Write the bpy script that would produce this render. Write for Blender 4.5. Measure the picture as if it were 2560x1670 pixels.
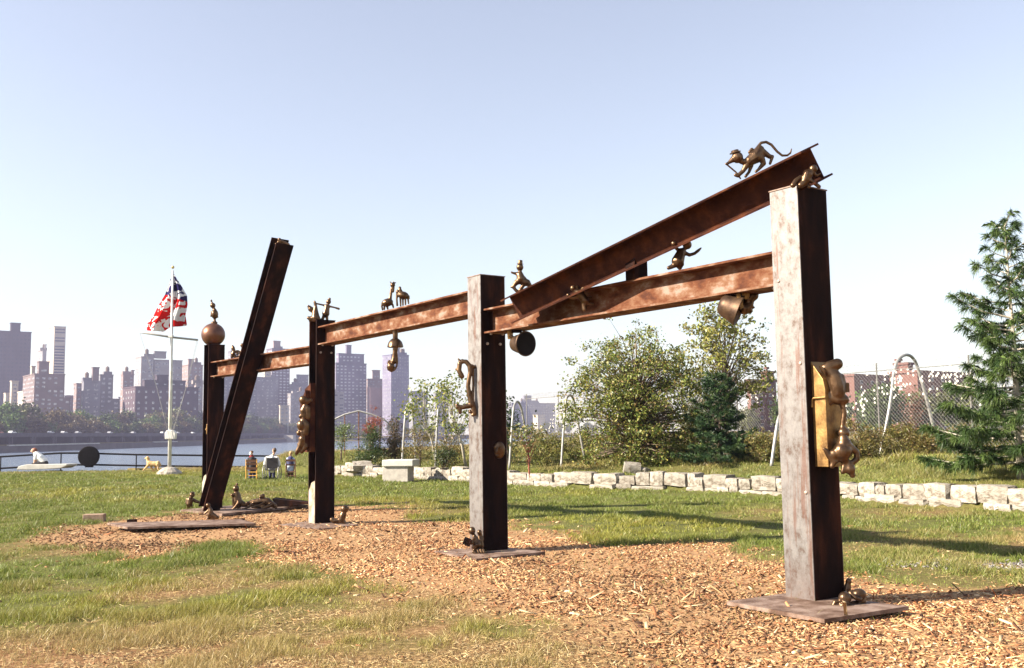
import bpy, math, random
import numpy as np
from mathutils import Vector, Matrix
for o in list(bpy.data.objects): bpy.data.objects.remove(o)
SC = bpy.context.scene; COL = SC.collection
rad = math.radians
# ---------------------------------------------------------------- camera, sky, sun, exposure
FPX, PITCH, ROLL, CAMH = 2489., .0998, -.0139, 1.65
cd = bpy.data.cameras.new('camera'); cam = bpy.data.objects.new('camera', cd); COL.objects.link(cam)
cd.sensor_width = 36; cd.lens = 36*FPX/2560; cd.clip_start = .1; cd.clip_end = 9000
_cp, _sp, _c, _s = math.cos(PITCH), math.sin(PITCH), math.cos(ROLL), math.sin(ROLL)
cF = Vector((0, _cp, _sp)); _R0 = Vector((1, 0, 0)); _U0 = Vector((0, -_sp, _cp))
cR = _c*_R0 + _s*_U0; cU = -_s*_R0 + _c*_U0; cO = Vector((0, 0, CAMH))
cam.matrix_world = Matrix(((cR.x, cU.x, -cF.x, 0), (cR.y, cU.y, -cF.y, 0), (cR.z, cU.z, -cF.z, CAMH), (0, 0, 0, 1)))
SC.camera = cam
SUN_EL, SUN_AZ = rad(30), math.atan2(-.962, -.272)       # azimuth measured from +Y towards +X
w = bpy.data.worlds.new('World'); SC.world = w; w.use_nodes = True
nt = w.node_tree; bg = nt.nodes['Background']; sky = nt.nodes.new('ShaderNodeTexSky')
sky.sky_type = 'NISHITA'; sky.sun_disc = False; sky.sun_elevation = SUN_EL; sky.sun_rotation = SUN_AZ
sky.air_density = 1.3; sky.dust_density = .1; sky.ozone_density = 2.4
hs = nt.nodes.new('ShaderNodeHueSaturation'); hs.inputs['Saturation'].default_value = .57; hs.inputs['Hue'].default_value = .512
nt.links.new(sky.outputs[0], hs.inputs['Color']); nt.links.new(hs.outputs[0], bg.inputs[0]); bg.inputs[1].default_value = .065
sd = bpy.data.lights.new('sun', 'SUN'); sd.energy = 5.0; sd.angle = rad(.5); sd.color = (1, .9, .74)
sun = bpy.data.objects.new('sun', sd); COL.objects.link(sun); sun.location = (-30, -10, 40)
_L = Vector((.962*math.cos(SUN_EL), .272*math.cos(SUN_EL), -math.sin(SUN_EL)))
sun.rotation_euler = _L.to_track_quat('-Z', 'Y').to_euler()
SC.view_settings.view_transform = 'Standard'; SC.view_settings.look = 'None'
SC.view_settings.exposure = 1.75; SC.view_settings.gamma = 1; SC.view_settings.use_curve_mapping = False
SC.cycles.volume_bounces = 0; SC.cycles.max_bounces = 6; SC.cycles.transparent_max_bounces = 8
SC.cycles.use_denoising = True
# ---------------------------------------------------------------- pixel helpers (photo pixels 2560 x 1670)
def ray(px, py): return cF + cR*((px-1280)/FPX) - cU*((py-835)/FPX)
def G(px, py, z=0.): d = ray(px, py); return cO + d*((z-CAMH)/d.z)          # point on a level ground
def Y(px, py, y): d = ray(px, py); return cO + d*(y/d.y)                     # point at a known distance
FA = .6129; FD = Vector((-math.sin(FA), math.cos(FA), 0)); FN = Vector((-math.cos(FA), -math.sin(FA), 0))
FB = Vector((2.8569, 9.6971, 0))
def FR(u, v, z): return FB + FD*u + FN*v + Vector((0, 0, z))                 # steel frame coordinates
# ---------------------------------------------------------------- object helpers
WO = {}
def tag(o, label=None, cat=None, group=None, kind=None):
    if label: o['label'] = label
    if cat: o['category'] = cat
    if group: o['group'] = group
    if kind: o['kind'] = kind
    return o
def empty(name, loc, label=None, cat=None, group=None):
    o = bpy.data.objects.new(name, None); COL.objects.link(o); o.location = loc; o.empty_display_size = .1
    WO[o] = Vector(loc); return tag(o, label, cat, group)
def link(name, me, parent=None, origin=(0, 0, 0)):
    o = bpy.data.objects.new(name, me); COL.objects.link(o)
    if parent is not None: o.parent = parent; WO[o] = WO[parent].copy()
    else: o.location = origin; WO[o] = Vector(origin)
    return o
def copy_tree(o, parent=None):
    c = o.copy(); COL.objects.link(c); c.parent = parent
    for ch in list(o.children): copy_tree(ch, c)
    return c
class MB:
    def __init__(s): s.v = []; s.f = []
    def add(s, vs, fs):
        n = len(s.v); s.v += [Vector(v) for v in vs]; s.f += [tuple(i+n for i in f) for f in fs]; return s
    def box(s, c, size, ax=None):
        ax = ax or (Vector((1, 0, 0)), Vector((0, 1, 0)), Vector((0, 0, 1))); c = Vector(c)
        vs = [c + ax[0]*(size[0]/2*i) + ax[1]*(size[1]/2*j) + ax[2]*(size[2]/2*k) for k in (-1, 1) for j in (-1, 1) for i in (-1, 1)]
        return s.add(vs, [(0, 2, 3, 1), (4, 5, 7, 6), (0, 1, 5, 4), (2, 6, 7, 3), (0, 4, 6, 2), (1, 3, 7, 5)])
    def prism(s, poly, ext):
        n = len(poly); poly = [Vector(p) for p in poly]; ext = Vector(ext)
        return s.add(poly + [p+ext for p in poly], [tuple(range(n))[::-1], tuple(range(n, 2*n))] + [(i, (i+1) % n, n+(i+1) % n, n+i) for i in range(n)])
    def tube(s, pts, rr, n=8, cap=True, closed=False):
        pts = [Vector(p) for p in pts]; m = len(pts)
        if not hasattr(rr, '__len__'): rr = [rr]*m
        base = len(s.v); up = None
        for i, p in enumerate(pts):
            if closed: t = pts[(i+1) % m] - pts[i-1]
            else: t = pts[min(i+1, m-1)] - pts[max(i-1, 0)]
            t.normalize()
            if up is None: up = t.orthogonal().normalized()
            up = (up - t*up.dot(t)).normalized(); b = t.cross(up)
            for k in range(n):
                a = 2*math.pi*k/n; s.v.append(p + (up*math.cos(a) + b*math.sin(a))*rr[i])
        for i in range(m if closed else m-1):
            j = (i+1) % m
            for k in range(n): s.f.append((base+i*n+k, base+i*n+(k+1) % n, base+j*n+(k+1) % n, base+j*n+k))
        if cap and not closed:
            s.f.append(tuple(base+k for k in range(n))[::-1]); s.f.append(tuple(base+(m-1)*n+k for k in range(n)))
        return s
    def lathe(s, c, axis, prof, n=24):           # prof: (distance along axis, radius)
        c = Vector(c); t = Vector(axis).normalized(); u = t.orthogonal().normalized(); b = t.cross(u); base = len(s.v)
        for h, r in prof:
            for k in range(n):
                a = 2*math.pi*k/n; s.v.append(c + t*h + (u*math.cos(a) + b*math.sin(a))*max(r, 1e-4))
        for i in range(len(prof)-1):
            for k in range(n): s.f.append((base+i*n+k, base+i*n+(k+1) % n, base+(i+1)*n+(k+1) % n, base+(i+1)*n+k))
        s.f.append(tuple(base+k for k in range(n))[::-1]); s.f.append(tuple(base+(len(prof)-1)*n+k for k in range(n)))
        return s
    def ell(s, c, rx, ry, rz, ax=None, n=14, m=9):
        ax = ax or (Vector((1, 0, 0)), Vector((0, 1, 0)), Vector((0, 0, 1))); c = Vector(c); vs = [c + ax[2]*rz]
        for i in range(1, m):
            th = math.pi*i/m
            for k in range(n):
                a = 2*math.pi*k/n; vs.append(c + ax[0]*(rx*math.sin(th)*math.cos(a)) + ax[1]*(ry*math.sin(th)*math.sin(a)) + ax[2]*(rz*math.cos(th)))
        vs.append(c - ax[2]*rz); fs = [(0, 1+k, 1+(k+1) % n) for k in range(n)]
        for i in range(m-2):
            for k in range(n): fs.append((1+i*n+k, 1+(i+1)*n+k, 1+(i+1)*n+(k+1) % n, 1+i*n+(k+1) % n))
        l = len(vs)-1; fs += [(l, 1+(m-2)*n+(k+1) % n, 1+(m-2)*n+k) for k in range(n)]
        return s.add(vs, fs)
    def caps(s, p0, r0, p1, r1):                 # tapered capsule
        p0, p1 = Vector(p0), Vector(p1)
        s.ell(p0, r0, r0, r0, n=10, m=6); s.ell(p1, r1, r1, r1, n=10, m=6)
        if (p1-p0).length > 1e-4: s.tube([p0, p1], [r0, r1], 10)
        return s
    def build(s, name, mat, parent=None, origin=None, smooth=False):
        if parent is not None: org = WO[parent]
        elif origin is not None: org = Vector(origin)
        else:
            a = np.array([tuple(v) for v in s.v]); org = Vector(((a[:, 0].min()+a[:, 0].max())/2, (a[:, 1].min()+a[:, 1].max())/2, a[:, 2].min()))
        me = bpy.data.meshes.new(name); me.from_pydata([tuple(v-org) for v in s.v], [], s.f); me.update()
        me.materials.append(mat)
        if smooth: me.polygons.foreach_set('use_smooth', [True]*len(me.polygons))
        return link(name, me, parent, org)
def sharp(o, ang=40):
    o.data.polygons.foreach_set('use_smooth', [True]*len(o.data.polygons)); o.data.set_sharp_from_angle(angle=rad(ang)); return o
def bevel(o, wd, seg=2):
    m = o.modifiers.new('bevel', 'BEVEL'); m.width = wd; m.segments = seg; m.limit_method = 'ANGLE'; return o
def npmesh(name, v, f, mat, col=None):           # v (N,3), f (M,k) arrays, k constant
    me = bpy.data.meshes.new(name); v = np.ascontiguousarray(v, np.float32); f = np.ascontiguousarray(f, np.int32)
    me.vertices.add(len(v)); me.vertices.foreach_set('co', v.ravel()); k = f.shape[1]
    me.loops.add(f.size); me.loops.foreach_set('vertex_index', f.ravel())
    me.polygons.add(len(f)); me.polygons.foreach_set('loop_start', np.arange(0, f.size, k, dtype=np.int32))
    if col is not None:
        a = me.color_attributes.new('col', 'FLOAT_COLOR', 'POINT')
        a.data.foreach_set('color', np.concatenate([col, np.ones((len(col), 1))], 1).astype(np.float32).ravel())
    me.update(calc_edges=True); me.materials.append(mat); return me
# ---------------------------------------------------------------- materials
def new_mat(name):
    m = bpy.data.materials.new(name); m.use_nodes = True; t = m.node_tree
    return m, t, t.nodes['Principled BSDF'], t.nodes, t.links
def ramp(nd, pts):
    r = nd.new('ShaderNodeValToRGB'); e = r.color_ramp.elements
    while len(e) < len(pts): e.new(.5)
    for el, (p, c) in zip(e, pts): el.position = p; el.color = (*c, 1)
    return r
def noise(nd, lk, scale, detail=4, stretch=None, rough=.6):
    tc = nd.new('ShaderNodeTexCoord'); mp = nd.new('ShaderNodeMapping'); n = nd.new('ShaderNodeTexNoise')
    lk.new(tc.outputs['Object'], mp.inputs[0]); lk.new(mp.outputs[0], n.inputs['Vector'])
    if stretch: mp.inputs['Scale'].default_value = stretch
    n.inputs['Scale'].default_value = scale; n.inputs['Detail'].default_value = detail; n.inputs['Roughness'].default_value = rough
    return n
def M(name, pts, scale=6, rough=.7, metal=0., bump=0., bscale=40, stretch=None, spec=.4, rvar=0.):
    m, t, b, nd, lk = new_mat(name)
    if isinstance(pts[0], (int, float)): pts = [(.38, tuple(c*.8 for c in pts)), (.62, tuple(min(1, c*1.12) for c in pts))]
    n = noise(nd, lk, scale, 5, stretch); r = ramp(nd, pts); lk.new(n.outputs[0], r.inputs[0]); lk.new(r.outputs[0], b.inputs['Base Color'])
    b.inputs['Roughness'].default_value = rough; b.inputs['Metallic'].default_value = metal; b.inputs['Specular IOR Level'].default_value = spec
    if rvar:
        mr = nd.new('ShaderNodeMapRange'); lk.new(n.outputs[0], mr.inputs[0]); mr.inputs[1].default_value = .3; mr.inputs[2].default_value = .7
        mr.inputs[3].default_value = rough-rvar; mr.inputs[4].default_value = rough+rvar; lk.new(mr.outputs[0], b.inputs['Roughness'])
    if bump:
        n2 = noise(nd, lk, bscale, 6); bp = nd.new('ShaderNodeBump'); bp.inputs['Strength'].default_value = bump; bp.inputs['Distance'].default_value = .02
        lk.new(n2.outputs[0], bp.inputs['Height']); lk.new(bp.outputs[0], b.inputs['Normal'])
    return m
def stone_mat():
    m, t, b, nd, lk = new_mat('granite_blocks'); n = noise(nd, lk, 3.2, 6); r = ramp(nd, [(.36, (.16, .13, .1)), (.46, (.27, .24, .2)), (.6, (.36, .325, .28))]); lk.new(n.outputs[0], r.inputs[0])
    oi = nd.new('ShaderNodeObjectInfo'); mr = nd.new('ShaderNodeMapRange'); lk.new(oi.outputs['Random'], mr.inputs[0]); mr.inputs[3].default_value = .8; mr.inputs[4].default_value = 1.2
    vm = nd.new('ShaderNodeVectorMath'); vm.operation = 'SCALE'; lk.new(r.outputs[0], vm.inputs[0]); lk.new(mr.outputs[0], vm.inputs['Scale'])
    n2 = noise(nd, lk, 1.7, 6); r2 = ramp(nd, [(.56, (0, 0, 0)), (.66, (.6, .6, .6))]); lk.new(n2.outputs[0], r2.inputs[0]); mx = nd.new('ShaderNodeMix'); mx.data_type = 'RGBA'; lk.new(r2.outputs[0], mx.inputs[0]); lk.new(vm.outputs[0], mx.inputs[6]); mx.inputs[7].default_value = (.13, .095, .06, 1)
    lk.new(mx.outputs[2], b.inputs['Base Color']); b.inputs['Roughness'].default_value = .9; b.inputs['Specular IOR Level'].default_value = .2
    n3 = noise(nd, lk, 14, 7); bp = nd.new('ShaderNodeBump'); bp.inputs['Strength'].default_value = .8; bp.inputs['Distance'].default_value = .05; lk.new(n3.outputs[0], bp.inputs['Height']); lk.new(bp.outputs[0], b.inputs['Normal']); return m
def leaf_mat(name, trans=.35):
    m, t, b, nd, lk = new_mat(name); nd.remove(b); out = nd['Material Output']
    a = nd.new('ShaderNodeAttribute'); a.attribute_name = 'col'; d = nd.new('ShaderNodeBsdfDiffuse'); tr = nd.new('ShaderNodeBsdfTranslucent')
    mx = nd.new('ShaderNodeMixShader'); mx.inputs[0].default_value = trans
    lk.new(a.outputs['Color'], d.inputs[0]); lk.new(a.outputs['Color'], tr.inputs[0]); lk.new(d.outputs[0], mx.inputs[1]); lk.new(tr.outputs[0], mx.inputs[2])
    gl = nd.new('ShaderNodeBsdfGlossy'); gl.inputs['Roughness'].default_value = .45; m2 = nd.new('ShaderNodeMixShader'); m2.inputs[0].default_value = .03
    lk.new(mx.outputs[0], m2.inputs[1]); lk.new(gl.outputs[0], m2.inputs[2]); lk.new(m2.outputs[0], out.inputs[0]); return m
MAT = dict(
    bronze=M('bronze', [(.3, (.055, .03, .018)), (.62, (.15, .09, .05))], 9, .36, .82, .05, 60, rvar=.1),
    bell=M('dark_bronze', [(.38, (.05, .028, .018)), (.62, (.12, .072, .042))], 7, .5, .7, .05, 60, rvar=.06),
    gold=M('golden_bronze', [(.38, (.13, .068, .024)), (.5, (.24, .135, .045)), (.62, (.34, .2, .07))], 6, .45, .6, .15, 50, rvar=.08),
    rust=M('rusty_beam', [(.34, (.06, .021, .012)), (.45, (.115, .042, .02)), (.55, (.165, .085, .05)), (.65, (.25, .18, .145))], 3.6, .8, 0, .3, 70, stretch=(1, 1, 1.8), spec=.12),
    rustdark_shade=M('dark_rust_with_shade', [(.36, (.008, .005, .005)), (.52, (.018, .008, .006)), (.66, (.05, .018, .01))], 4, .85, 0, .25, 60, stretch=(1, 1, .25), spec=.06),  # rust taken near black: holds the deep shade of faces turned from the sun
    gusset=M('pale_plate', [(.38, (.2, .15, .1)), (.5, (.3, .26, .2)), (.62, (.34, .3, .25))], 5, .7, 0, .2, 50),
    rustmid_shade=M('brown_rust_with_shade', [(.3, (.022, .008, .007)), (.5, (.05, .018, .011)), (.66, (.1, .034, .016)), (.8, (.17, .09, .06))], 3.4, .85, 0, .3, 60, spec=.08),  # rust darkened to carry the shade on the tilted beam's web
    plate=M('rusty_plate', [(.38, (.085, .045, .028)), (.5, (.16, .1, .072)), (.62, (.24, .17, .135))], 5, .75, .1, .3, 50),
    ball=M('iron_ball', [(.3, (.1, .05, .04)), (.7, (.2, .09, .05))], 5, .38, .6, .1, 40),
    bolt=M('bolt_steel', (.4, .32, .27), 20, .45, .6),
    galv=M('galvanised_steel', [(.3, (.22, .215, .21)), (.7, (.4, .385, .365))], 7, .42, .35, .05),
    wire=M('weathered_wire', (.2, .19, .18), 7, .6, .3),
    whitep=M('white_paint', (.62, .6, .56), 3, .45), blackp=M('black_iron', (.012, .011, .012), 8, .85, 0, spec=.1),
    stone=M('granite', [(.36, (.13, .105, .08)), (.48, (.23, .2, .165)), (.62, (.31, .28, .24))], 5, .85, 0, .6, 25),
    stonew=M('white_stone', [(.3, (.4, .385, .35)), (.7, (.52, .5, .46))], 4, .8, 0, .3, 25),
    concrete=M('concrete', [(.3, (.3, .27, .24)), (.7, (.45, .41, .36))], 6, .85, 0, .3, 40),
    brickm=M('clay_brick', [(.3, (.24, .15, .1)), (.7, (.36, .25, .18))], 6, .85, 0, .3, 40),
    skin=M('skin', (.5, .3, .2), 8, .55), hair=M('brown_hair', (.1, .055, .03), 20, .6), white_cloth=M('white_cloth', (.75, .74, .72), 8, .9),
    black_cloth=M('black_cloth', (.025, .022, .025), 8, .9), red_cloth=M('red_cloth', (.2, .014, .016), 8, .85), navy=M('navy_cloth', (.05, .05, .12), 8, .9),
    blue_cloth=M('pale_blue_cloth', (.42, .48, .58), 8, .9), wood_y=M('yellow_wood', (.62, .33, .07), 8, .5), wood_d=M('dark_wood', (.13, .06, .035), 8, .55),
    fur=M('golden_fur', [(.3, (.45, .25, .09)), (.7, (.68, .47, .24))], 14, .9, 0, .4, 60), bark=M('bark', [(.3, (.09, .06, .045)), (.7, (.2, .15, .11))], 12, .9, 0, .5, 40, stretch=(1, 1, .3)),
    bark_pale=M('pale_bark', [(.3, (.32, .28, .22)), (.7, (.5, .45, .37))], 12, .85, 0, .4, 40), redstem=M('red_stem', (.24, .07, .045), 12, .8),
    leaf=leaf_mat('leaves'), needle=leaf_mat('needles', .15), blade=leaf_mat('grass_blades', .3), farleaf=leaf_mat('far_foliage', .15),
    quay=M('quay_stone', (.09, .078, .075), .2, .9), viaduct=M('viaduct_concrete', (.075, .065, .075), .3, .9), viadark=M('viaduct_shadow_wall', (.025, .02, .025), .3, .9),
    chalk=M('chalk_paint', (.8, .78, .74), 10, .8), carve=M('carved_recess', (.3, .26, .22), 10, .9),
)
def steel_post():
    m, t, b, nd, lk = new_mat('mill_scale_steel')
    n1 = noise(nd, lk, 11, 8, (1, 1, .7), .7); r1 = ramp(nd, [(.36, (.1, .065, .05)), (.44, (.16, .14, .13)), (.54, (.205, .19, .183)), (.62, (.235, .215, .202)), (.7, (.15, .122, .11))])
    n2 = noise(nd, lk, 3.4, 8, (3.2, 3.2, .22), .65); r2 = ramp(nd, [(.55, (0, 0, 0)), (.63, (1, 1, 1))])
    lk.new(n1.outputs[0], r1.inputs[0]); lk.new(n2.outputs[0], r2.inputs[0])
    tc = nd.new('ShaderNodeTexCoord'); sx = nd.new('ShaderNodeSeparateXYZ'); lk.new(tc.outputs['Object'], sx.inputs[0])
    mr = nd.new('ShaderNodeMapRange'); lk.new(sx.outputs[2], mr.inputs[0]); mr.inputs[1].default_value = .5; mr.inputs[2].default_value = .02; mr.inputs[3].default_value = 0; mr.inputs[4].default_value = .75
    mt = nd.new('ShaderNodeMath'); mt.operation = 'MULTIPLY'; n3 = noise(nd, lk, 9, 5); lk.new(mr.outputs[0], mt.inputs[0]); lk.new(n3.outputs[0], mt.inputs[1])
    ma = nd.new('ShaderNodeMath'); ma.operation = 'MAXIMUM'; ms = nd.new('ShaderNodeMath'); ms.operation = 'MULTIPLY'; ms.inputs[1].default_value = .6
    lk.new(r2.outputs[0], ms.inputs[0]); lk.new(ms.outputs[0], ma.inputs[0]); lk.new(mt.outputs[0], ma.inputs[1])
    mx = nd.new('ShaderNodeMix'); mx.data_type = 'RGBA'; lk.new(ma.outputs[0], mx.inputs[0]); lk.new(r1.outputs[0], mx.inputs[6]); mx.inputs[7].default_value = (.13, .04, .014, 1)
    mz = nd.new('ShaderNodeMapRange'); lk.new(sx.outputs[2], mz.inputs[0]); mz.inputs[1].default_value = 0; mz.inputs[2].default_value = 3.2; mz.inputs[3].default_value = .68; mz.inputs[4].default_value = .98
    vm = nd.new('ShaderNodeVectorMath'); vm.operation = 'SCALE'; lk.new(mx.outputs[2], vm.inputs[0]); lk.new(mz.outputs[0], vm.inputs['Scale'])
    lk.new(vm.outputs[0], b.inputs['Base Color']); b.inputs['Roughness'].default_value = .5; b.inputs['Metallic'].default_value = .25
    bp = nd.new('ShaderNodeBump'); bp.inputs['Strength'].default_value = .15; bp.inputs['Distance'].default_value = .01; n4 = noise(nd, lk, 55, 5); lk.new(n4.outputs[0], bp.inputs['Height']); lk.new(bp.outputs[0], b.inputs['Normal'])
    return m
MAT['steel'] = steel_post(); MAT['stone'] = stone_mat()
# ---------------------------------------------------------------- terrain functions
WALLPX = [(832, 1189), (1000, 1195), (1126, 1201), (1300, 1213), (1525, 1222), (1645, 1224), (1667, 1224), (1800, 1231), (1944, 1239), (2108, 1248), (2211, 1256), (2372, 1268), (2552, 1279)]
WALL = np.array([tuple(G(*p))[:2] for p in WALLPX]); WALL = np.vstack([WALL[0]+(WALL[0]-WALL[1])*.15, WALL, WALL[-1]+(WALL[-1]-WALL[-2])*3.5])
def fbm(x, y, seed=0, octv=4, s=1.):
    r = np.random.RandomState(seed); z = 0; a = 1.
    for k in range(octv):
        for j in range(3):
            th, ph = r.uniform(0, 6.28, 2); fr = s*2**k*r.uniform(.7, 1.3)
            z = z + a*np.sin((x*np.cos(th)+y*np.sin(th))*fr + ph + 1.7*np.sin((x*np.sin(th)-y*np.cos(th))*fr*.6+ph*2))/3
        a *= .55
    return z
def wall_dist(x, y):       # signed distance to the stone wall line, positive behind it
    best = np.full(np.shape(x), 1e9); side = np.zeros(np.shape(x))
    for a, b in zip(WALL[:-1], WALL[1:]):
        ab = b-a; t = np.clip(((x-a[0])*ab[0]+(y-a[1])*ab[1])/(ab@ab), 0, 1); dx = x-a[0]-ab[0]*t; dy = y-a[1]-ab[1]*t; d = np.hypot(dx, dy)
        s = np.sign(ab[0]*dy-ab[1]*dx); m = d < best; best = np.where(m, d, best); side = np.where(m, s, side)
    return best*side
def smooth(a, b, t): t = np.clip((t-a)/(b-a), 0, 1); return t*t*(3-2*t)
RIVZ = -3.4
def land(x, y):            # positive on land (metres from the shore, roughly)
    sx = np.interp(y, [50, 60, 90, 300, 900, 1400, 9000], [-9.5, -9, -4, 22, 120, 260, 900])
    near = np.maximum(57.5-y, (x-sx)*.9); return np.maximum(np.maximum(near, -216-x), y-1000-(x+216)*.35)
def gz(x, y):
    x = np.asarray(x, float); y = np.asarray(y, float)
    s = wall_dist(x, y); m = (.40 + .42*smooth(.3, 6, s) + .06*fbm(x, y, 5, 3, .8))*smooth(-.15, .25, s)*smooth(-12, -8.2, x+(y-42)*.25)
    z = m + .02*fbm(x, y, 3, 3, .9)*smooth(60, 50, y)*smooth(5, 9, np.hypot(x, y)+4)
    near_left = smooth(53.2, 54.6, y)*smooth(.1, -.3, s); z = z - .5*near_left*smooth(.1, -1.5, x+6)
    return np.where(land(x, y) > 0, np.maximum(z, -.6), RIVZ-2.5*smooth(0, 3, -land(x, y)) + (RIVZ*-1-.4)*smooth(-.6, 0, land(x, y)))
def gzs(x, y): return float(gz(np.array([x]), np.array([y]))[0])
MULCH = [(60, 1252), (150, 1228), (260, 1212), (420, 1190), (560, 1180), (720, 1168), (800, 1168), (930, 1178), (945, 1200), (1010, 1208), (1090, 1212), (1190, 1210), (1290, 1232), (1420, 1268), (1560, 1255), (1650, 1262), (1820, 1300), (1960, 1335), (2100, 1352), (2250, 1362), (2380, 1352), (2560, 1345), (2700, 1600), (1560, 1640), (1420, 1490), (1260, 1440), (1150, 1402), (1000, 1378), (850, 1348), (720, 1322), (640, 1292), (520, 1264), (400, 1285), (300, 1292), (180, 1277)]
MP = np.array([tuple(G(x*2560/2380, y*2560/2380))[:2] for x, y in MULCH])
def poly_sd(x, y, P):      # positive inside
    d = np.full(x.shape, 1e9); ins = np.zeros(x.shape, bool)
    for a, b in zip(P, np.roll(P, -1, 0)):
        ab = b-a; t = np.clip(((x-a[0])*ab[0]+(y-a[1])*ab[1])/(ab@ab+1e-12), 0, 1); d = np.minimum(d, np.hypot(x-a[0]-ab[0]*t, y-a[1]-ab[1]*t))
        c = (a[1] > y) != (b[1] > y); ins ^= c & (x < (b[0]-a[0])*(y-a[1])/(b[1]-a[1]+1e-12)+a[0])
    return np.where(ins, d, -d)
def cover(x, y):           # mulch 0..1, bare/dry 0..1
    r = np.hypot(x, y); m = smooth(-.5, .5, poly_sd(x, y, MP) + (.34*fbm(x, y, 11, 4, 1.5) + .22*fbm(x, y, 12, 3, 5.))*np.clip(r/14, .6, 1.6))
    front = smooth(15, 10, y)*smooth(2.6, .2, x); near = smooth(9.4, 7.4, y + .5*fbm(x, y, 24, 2, 1.1))
    right = smooth(3.5, 7.5, x)*smooth(24, 15, y)
    dry = np.clip(.1 + .85*front*smooth(-.15, .7, fbm(x, y, 21, 4, 1.3)) + .75*near + .75*right*smooth(-.3, .6, fbm(x, y, 22, 4, 1.0)) + .3*smooth(.2, 1.1, fbm(x, y, 23, 4, .55)) + .3*smooth(48.5, 51, y), 0, 1)
    return m, dry
# ---------------------------------------------------------------- ground sheet, river
gx = np.concatenate([[-4000, -2500, -1600, -1000, -700, -500, -380, -300, -260, -235, -222, -218, -216.2, -215.5, -214, -200, -160, -120, -90, -70, -55, -46, -40], np.arange(-36, 28, .28), [30, 33, 37, 42, 50, 60, 75, 100, 140, 200, 300, 450, 700, 1000, 1600, 2500, 4000]])
gy = np.concatenate([[-60, -30, -15, -6, 0, 3, 5], np.arange(6, 60, .28), [61, 63, 66, 70, 76, 84, 95, 110, 140, 180, 240, 320, 420, 560, 750, 900, 960, 990, 1010, 1030, 1050, 1070, 1090, 1120, 1200, 1300, 1450, 1800, 2600, 4000, 6500]])
XX, YY = np.meshgrid(gx, gy); ZZ = gz(XX, YY); nx, ny = len(gx), len(gy)
idx = np.arange(nx*ny).reshape(ny, nx); quads = np.stack([idx[:-1, :-1], idx[:-1, 1:], idx[1:, 1:], idx[1:, :-1]], -1).reshape(-1, 4)
mm, dd = cover(XX.ravel(), YY.ravel())
def ground_mat():
    m, t, b, nd, lk = new_mat('ground'); a = nd.new('ShaderNodeAttribute'); a.attribute_name = 'col'; sp = nd.new('ShaderNodeSeparateColor'); lk.new(a.outputs['Color'], sp.inputs[0])
    def mix(fac, A, B):
        x = nd.new('ShaderNodeMix'); x.data_type = 'RGBA'; lk.new(fac, x.inputs[0]); lk.new(A, x.inputs[6]); lk.new(B, x.inputs[7]); return x.outputs[2]
    n1 = noise(nd, lk, 9, 8); g = ramp(nd, [(.3, (.045, .055, .014)), (.6, (.1, .115, .03)), (.8, (.16, .14, .05))]); lk.new(n1.outputs[0], g.inputs[0])
    n2 = noise(nd, lk, 16, 8); d = ramp(nd, [(.3, (.11, .05, .024)), (.5, (.22, .12, .057)), (.64, (.36, .23, .12))]); lk.new(n2.outputs[0], d.inputs[0])
    n3 = noise(nd, lk, 34, 8); mu = ramp(nd, [(.3, (.14, .065, .03)), (.47, (.29, .16, .077)), (.64, (.47, .31, .17))]); lk.new(n3.outputs[0], mu.inputs[0])
    c = mix(sp.outputs[0], mix(sp.outputs[1], g.outputs[0], d.outputs[0]), mu.outputs[0]); lk.new(c, b.inputs['Base Color'])
    b.inputs['Roughness'].default_value = .95; b.inputs['Specular IOR Level'].default_value = .1
    bp = nd.new('ShaderNodeBump'); bp.inputs['Strength'].default_value = .7; bp.inputs['Distance'].default_value = .03; lk.new(n3.outputs[0], bp.inputs['Height']); lk.new(bp.outputs[0], b.inputs['Normal']); return m
gme = npmesh('ground', np.stack([XX, YY, ZZ], -1).reshape(-1, 3), quads, ground_mat(), np.stack([mm, dd, mm*0], -1))
gme.polygons.foreach_set('use_smooth', [True]*len(gme.polygons)); tag(link('ground', gme), kind='structure')
def river_mat():
    m, t, b, nd, lk = new_mat('river_water'); b.inputs['Base Color'].default_value = (.1, .13, .18, 1); b.inputs['Roughness'].default_value = .18; b.inputs['IOR'].default_value = 1.33
    n = noise(nd, lk, .5, 8, (1, .5, 1), .65); n.inputs['Distortion'].default_value = .4; bp = nd.new('ShaderNodeBump'); bp.inputs['Strength'].default_value = 1; bp.inputs['Distance'].default_value = .9
    lk.new(n.outputs[0], bp.inputs['Height']); lk.new(bp.outputs[0], b.inputs['Normal']); return m
rb = MB(); rb.add([(-4000, 40, RIVZ), (4000, 40, RIVZ), (4000, 6500, RIVZ), (-4000, 6500, RIVZ)], [(0, 1, 2, 3)]); tag(rb.build('river', river_mat(), origin=(0, 0, 0)), kind='structure')
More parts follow.
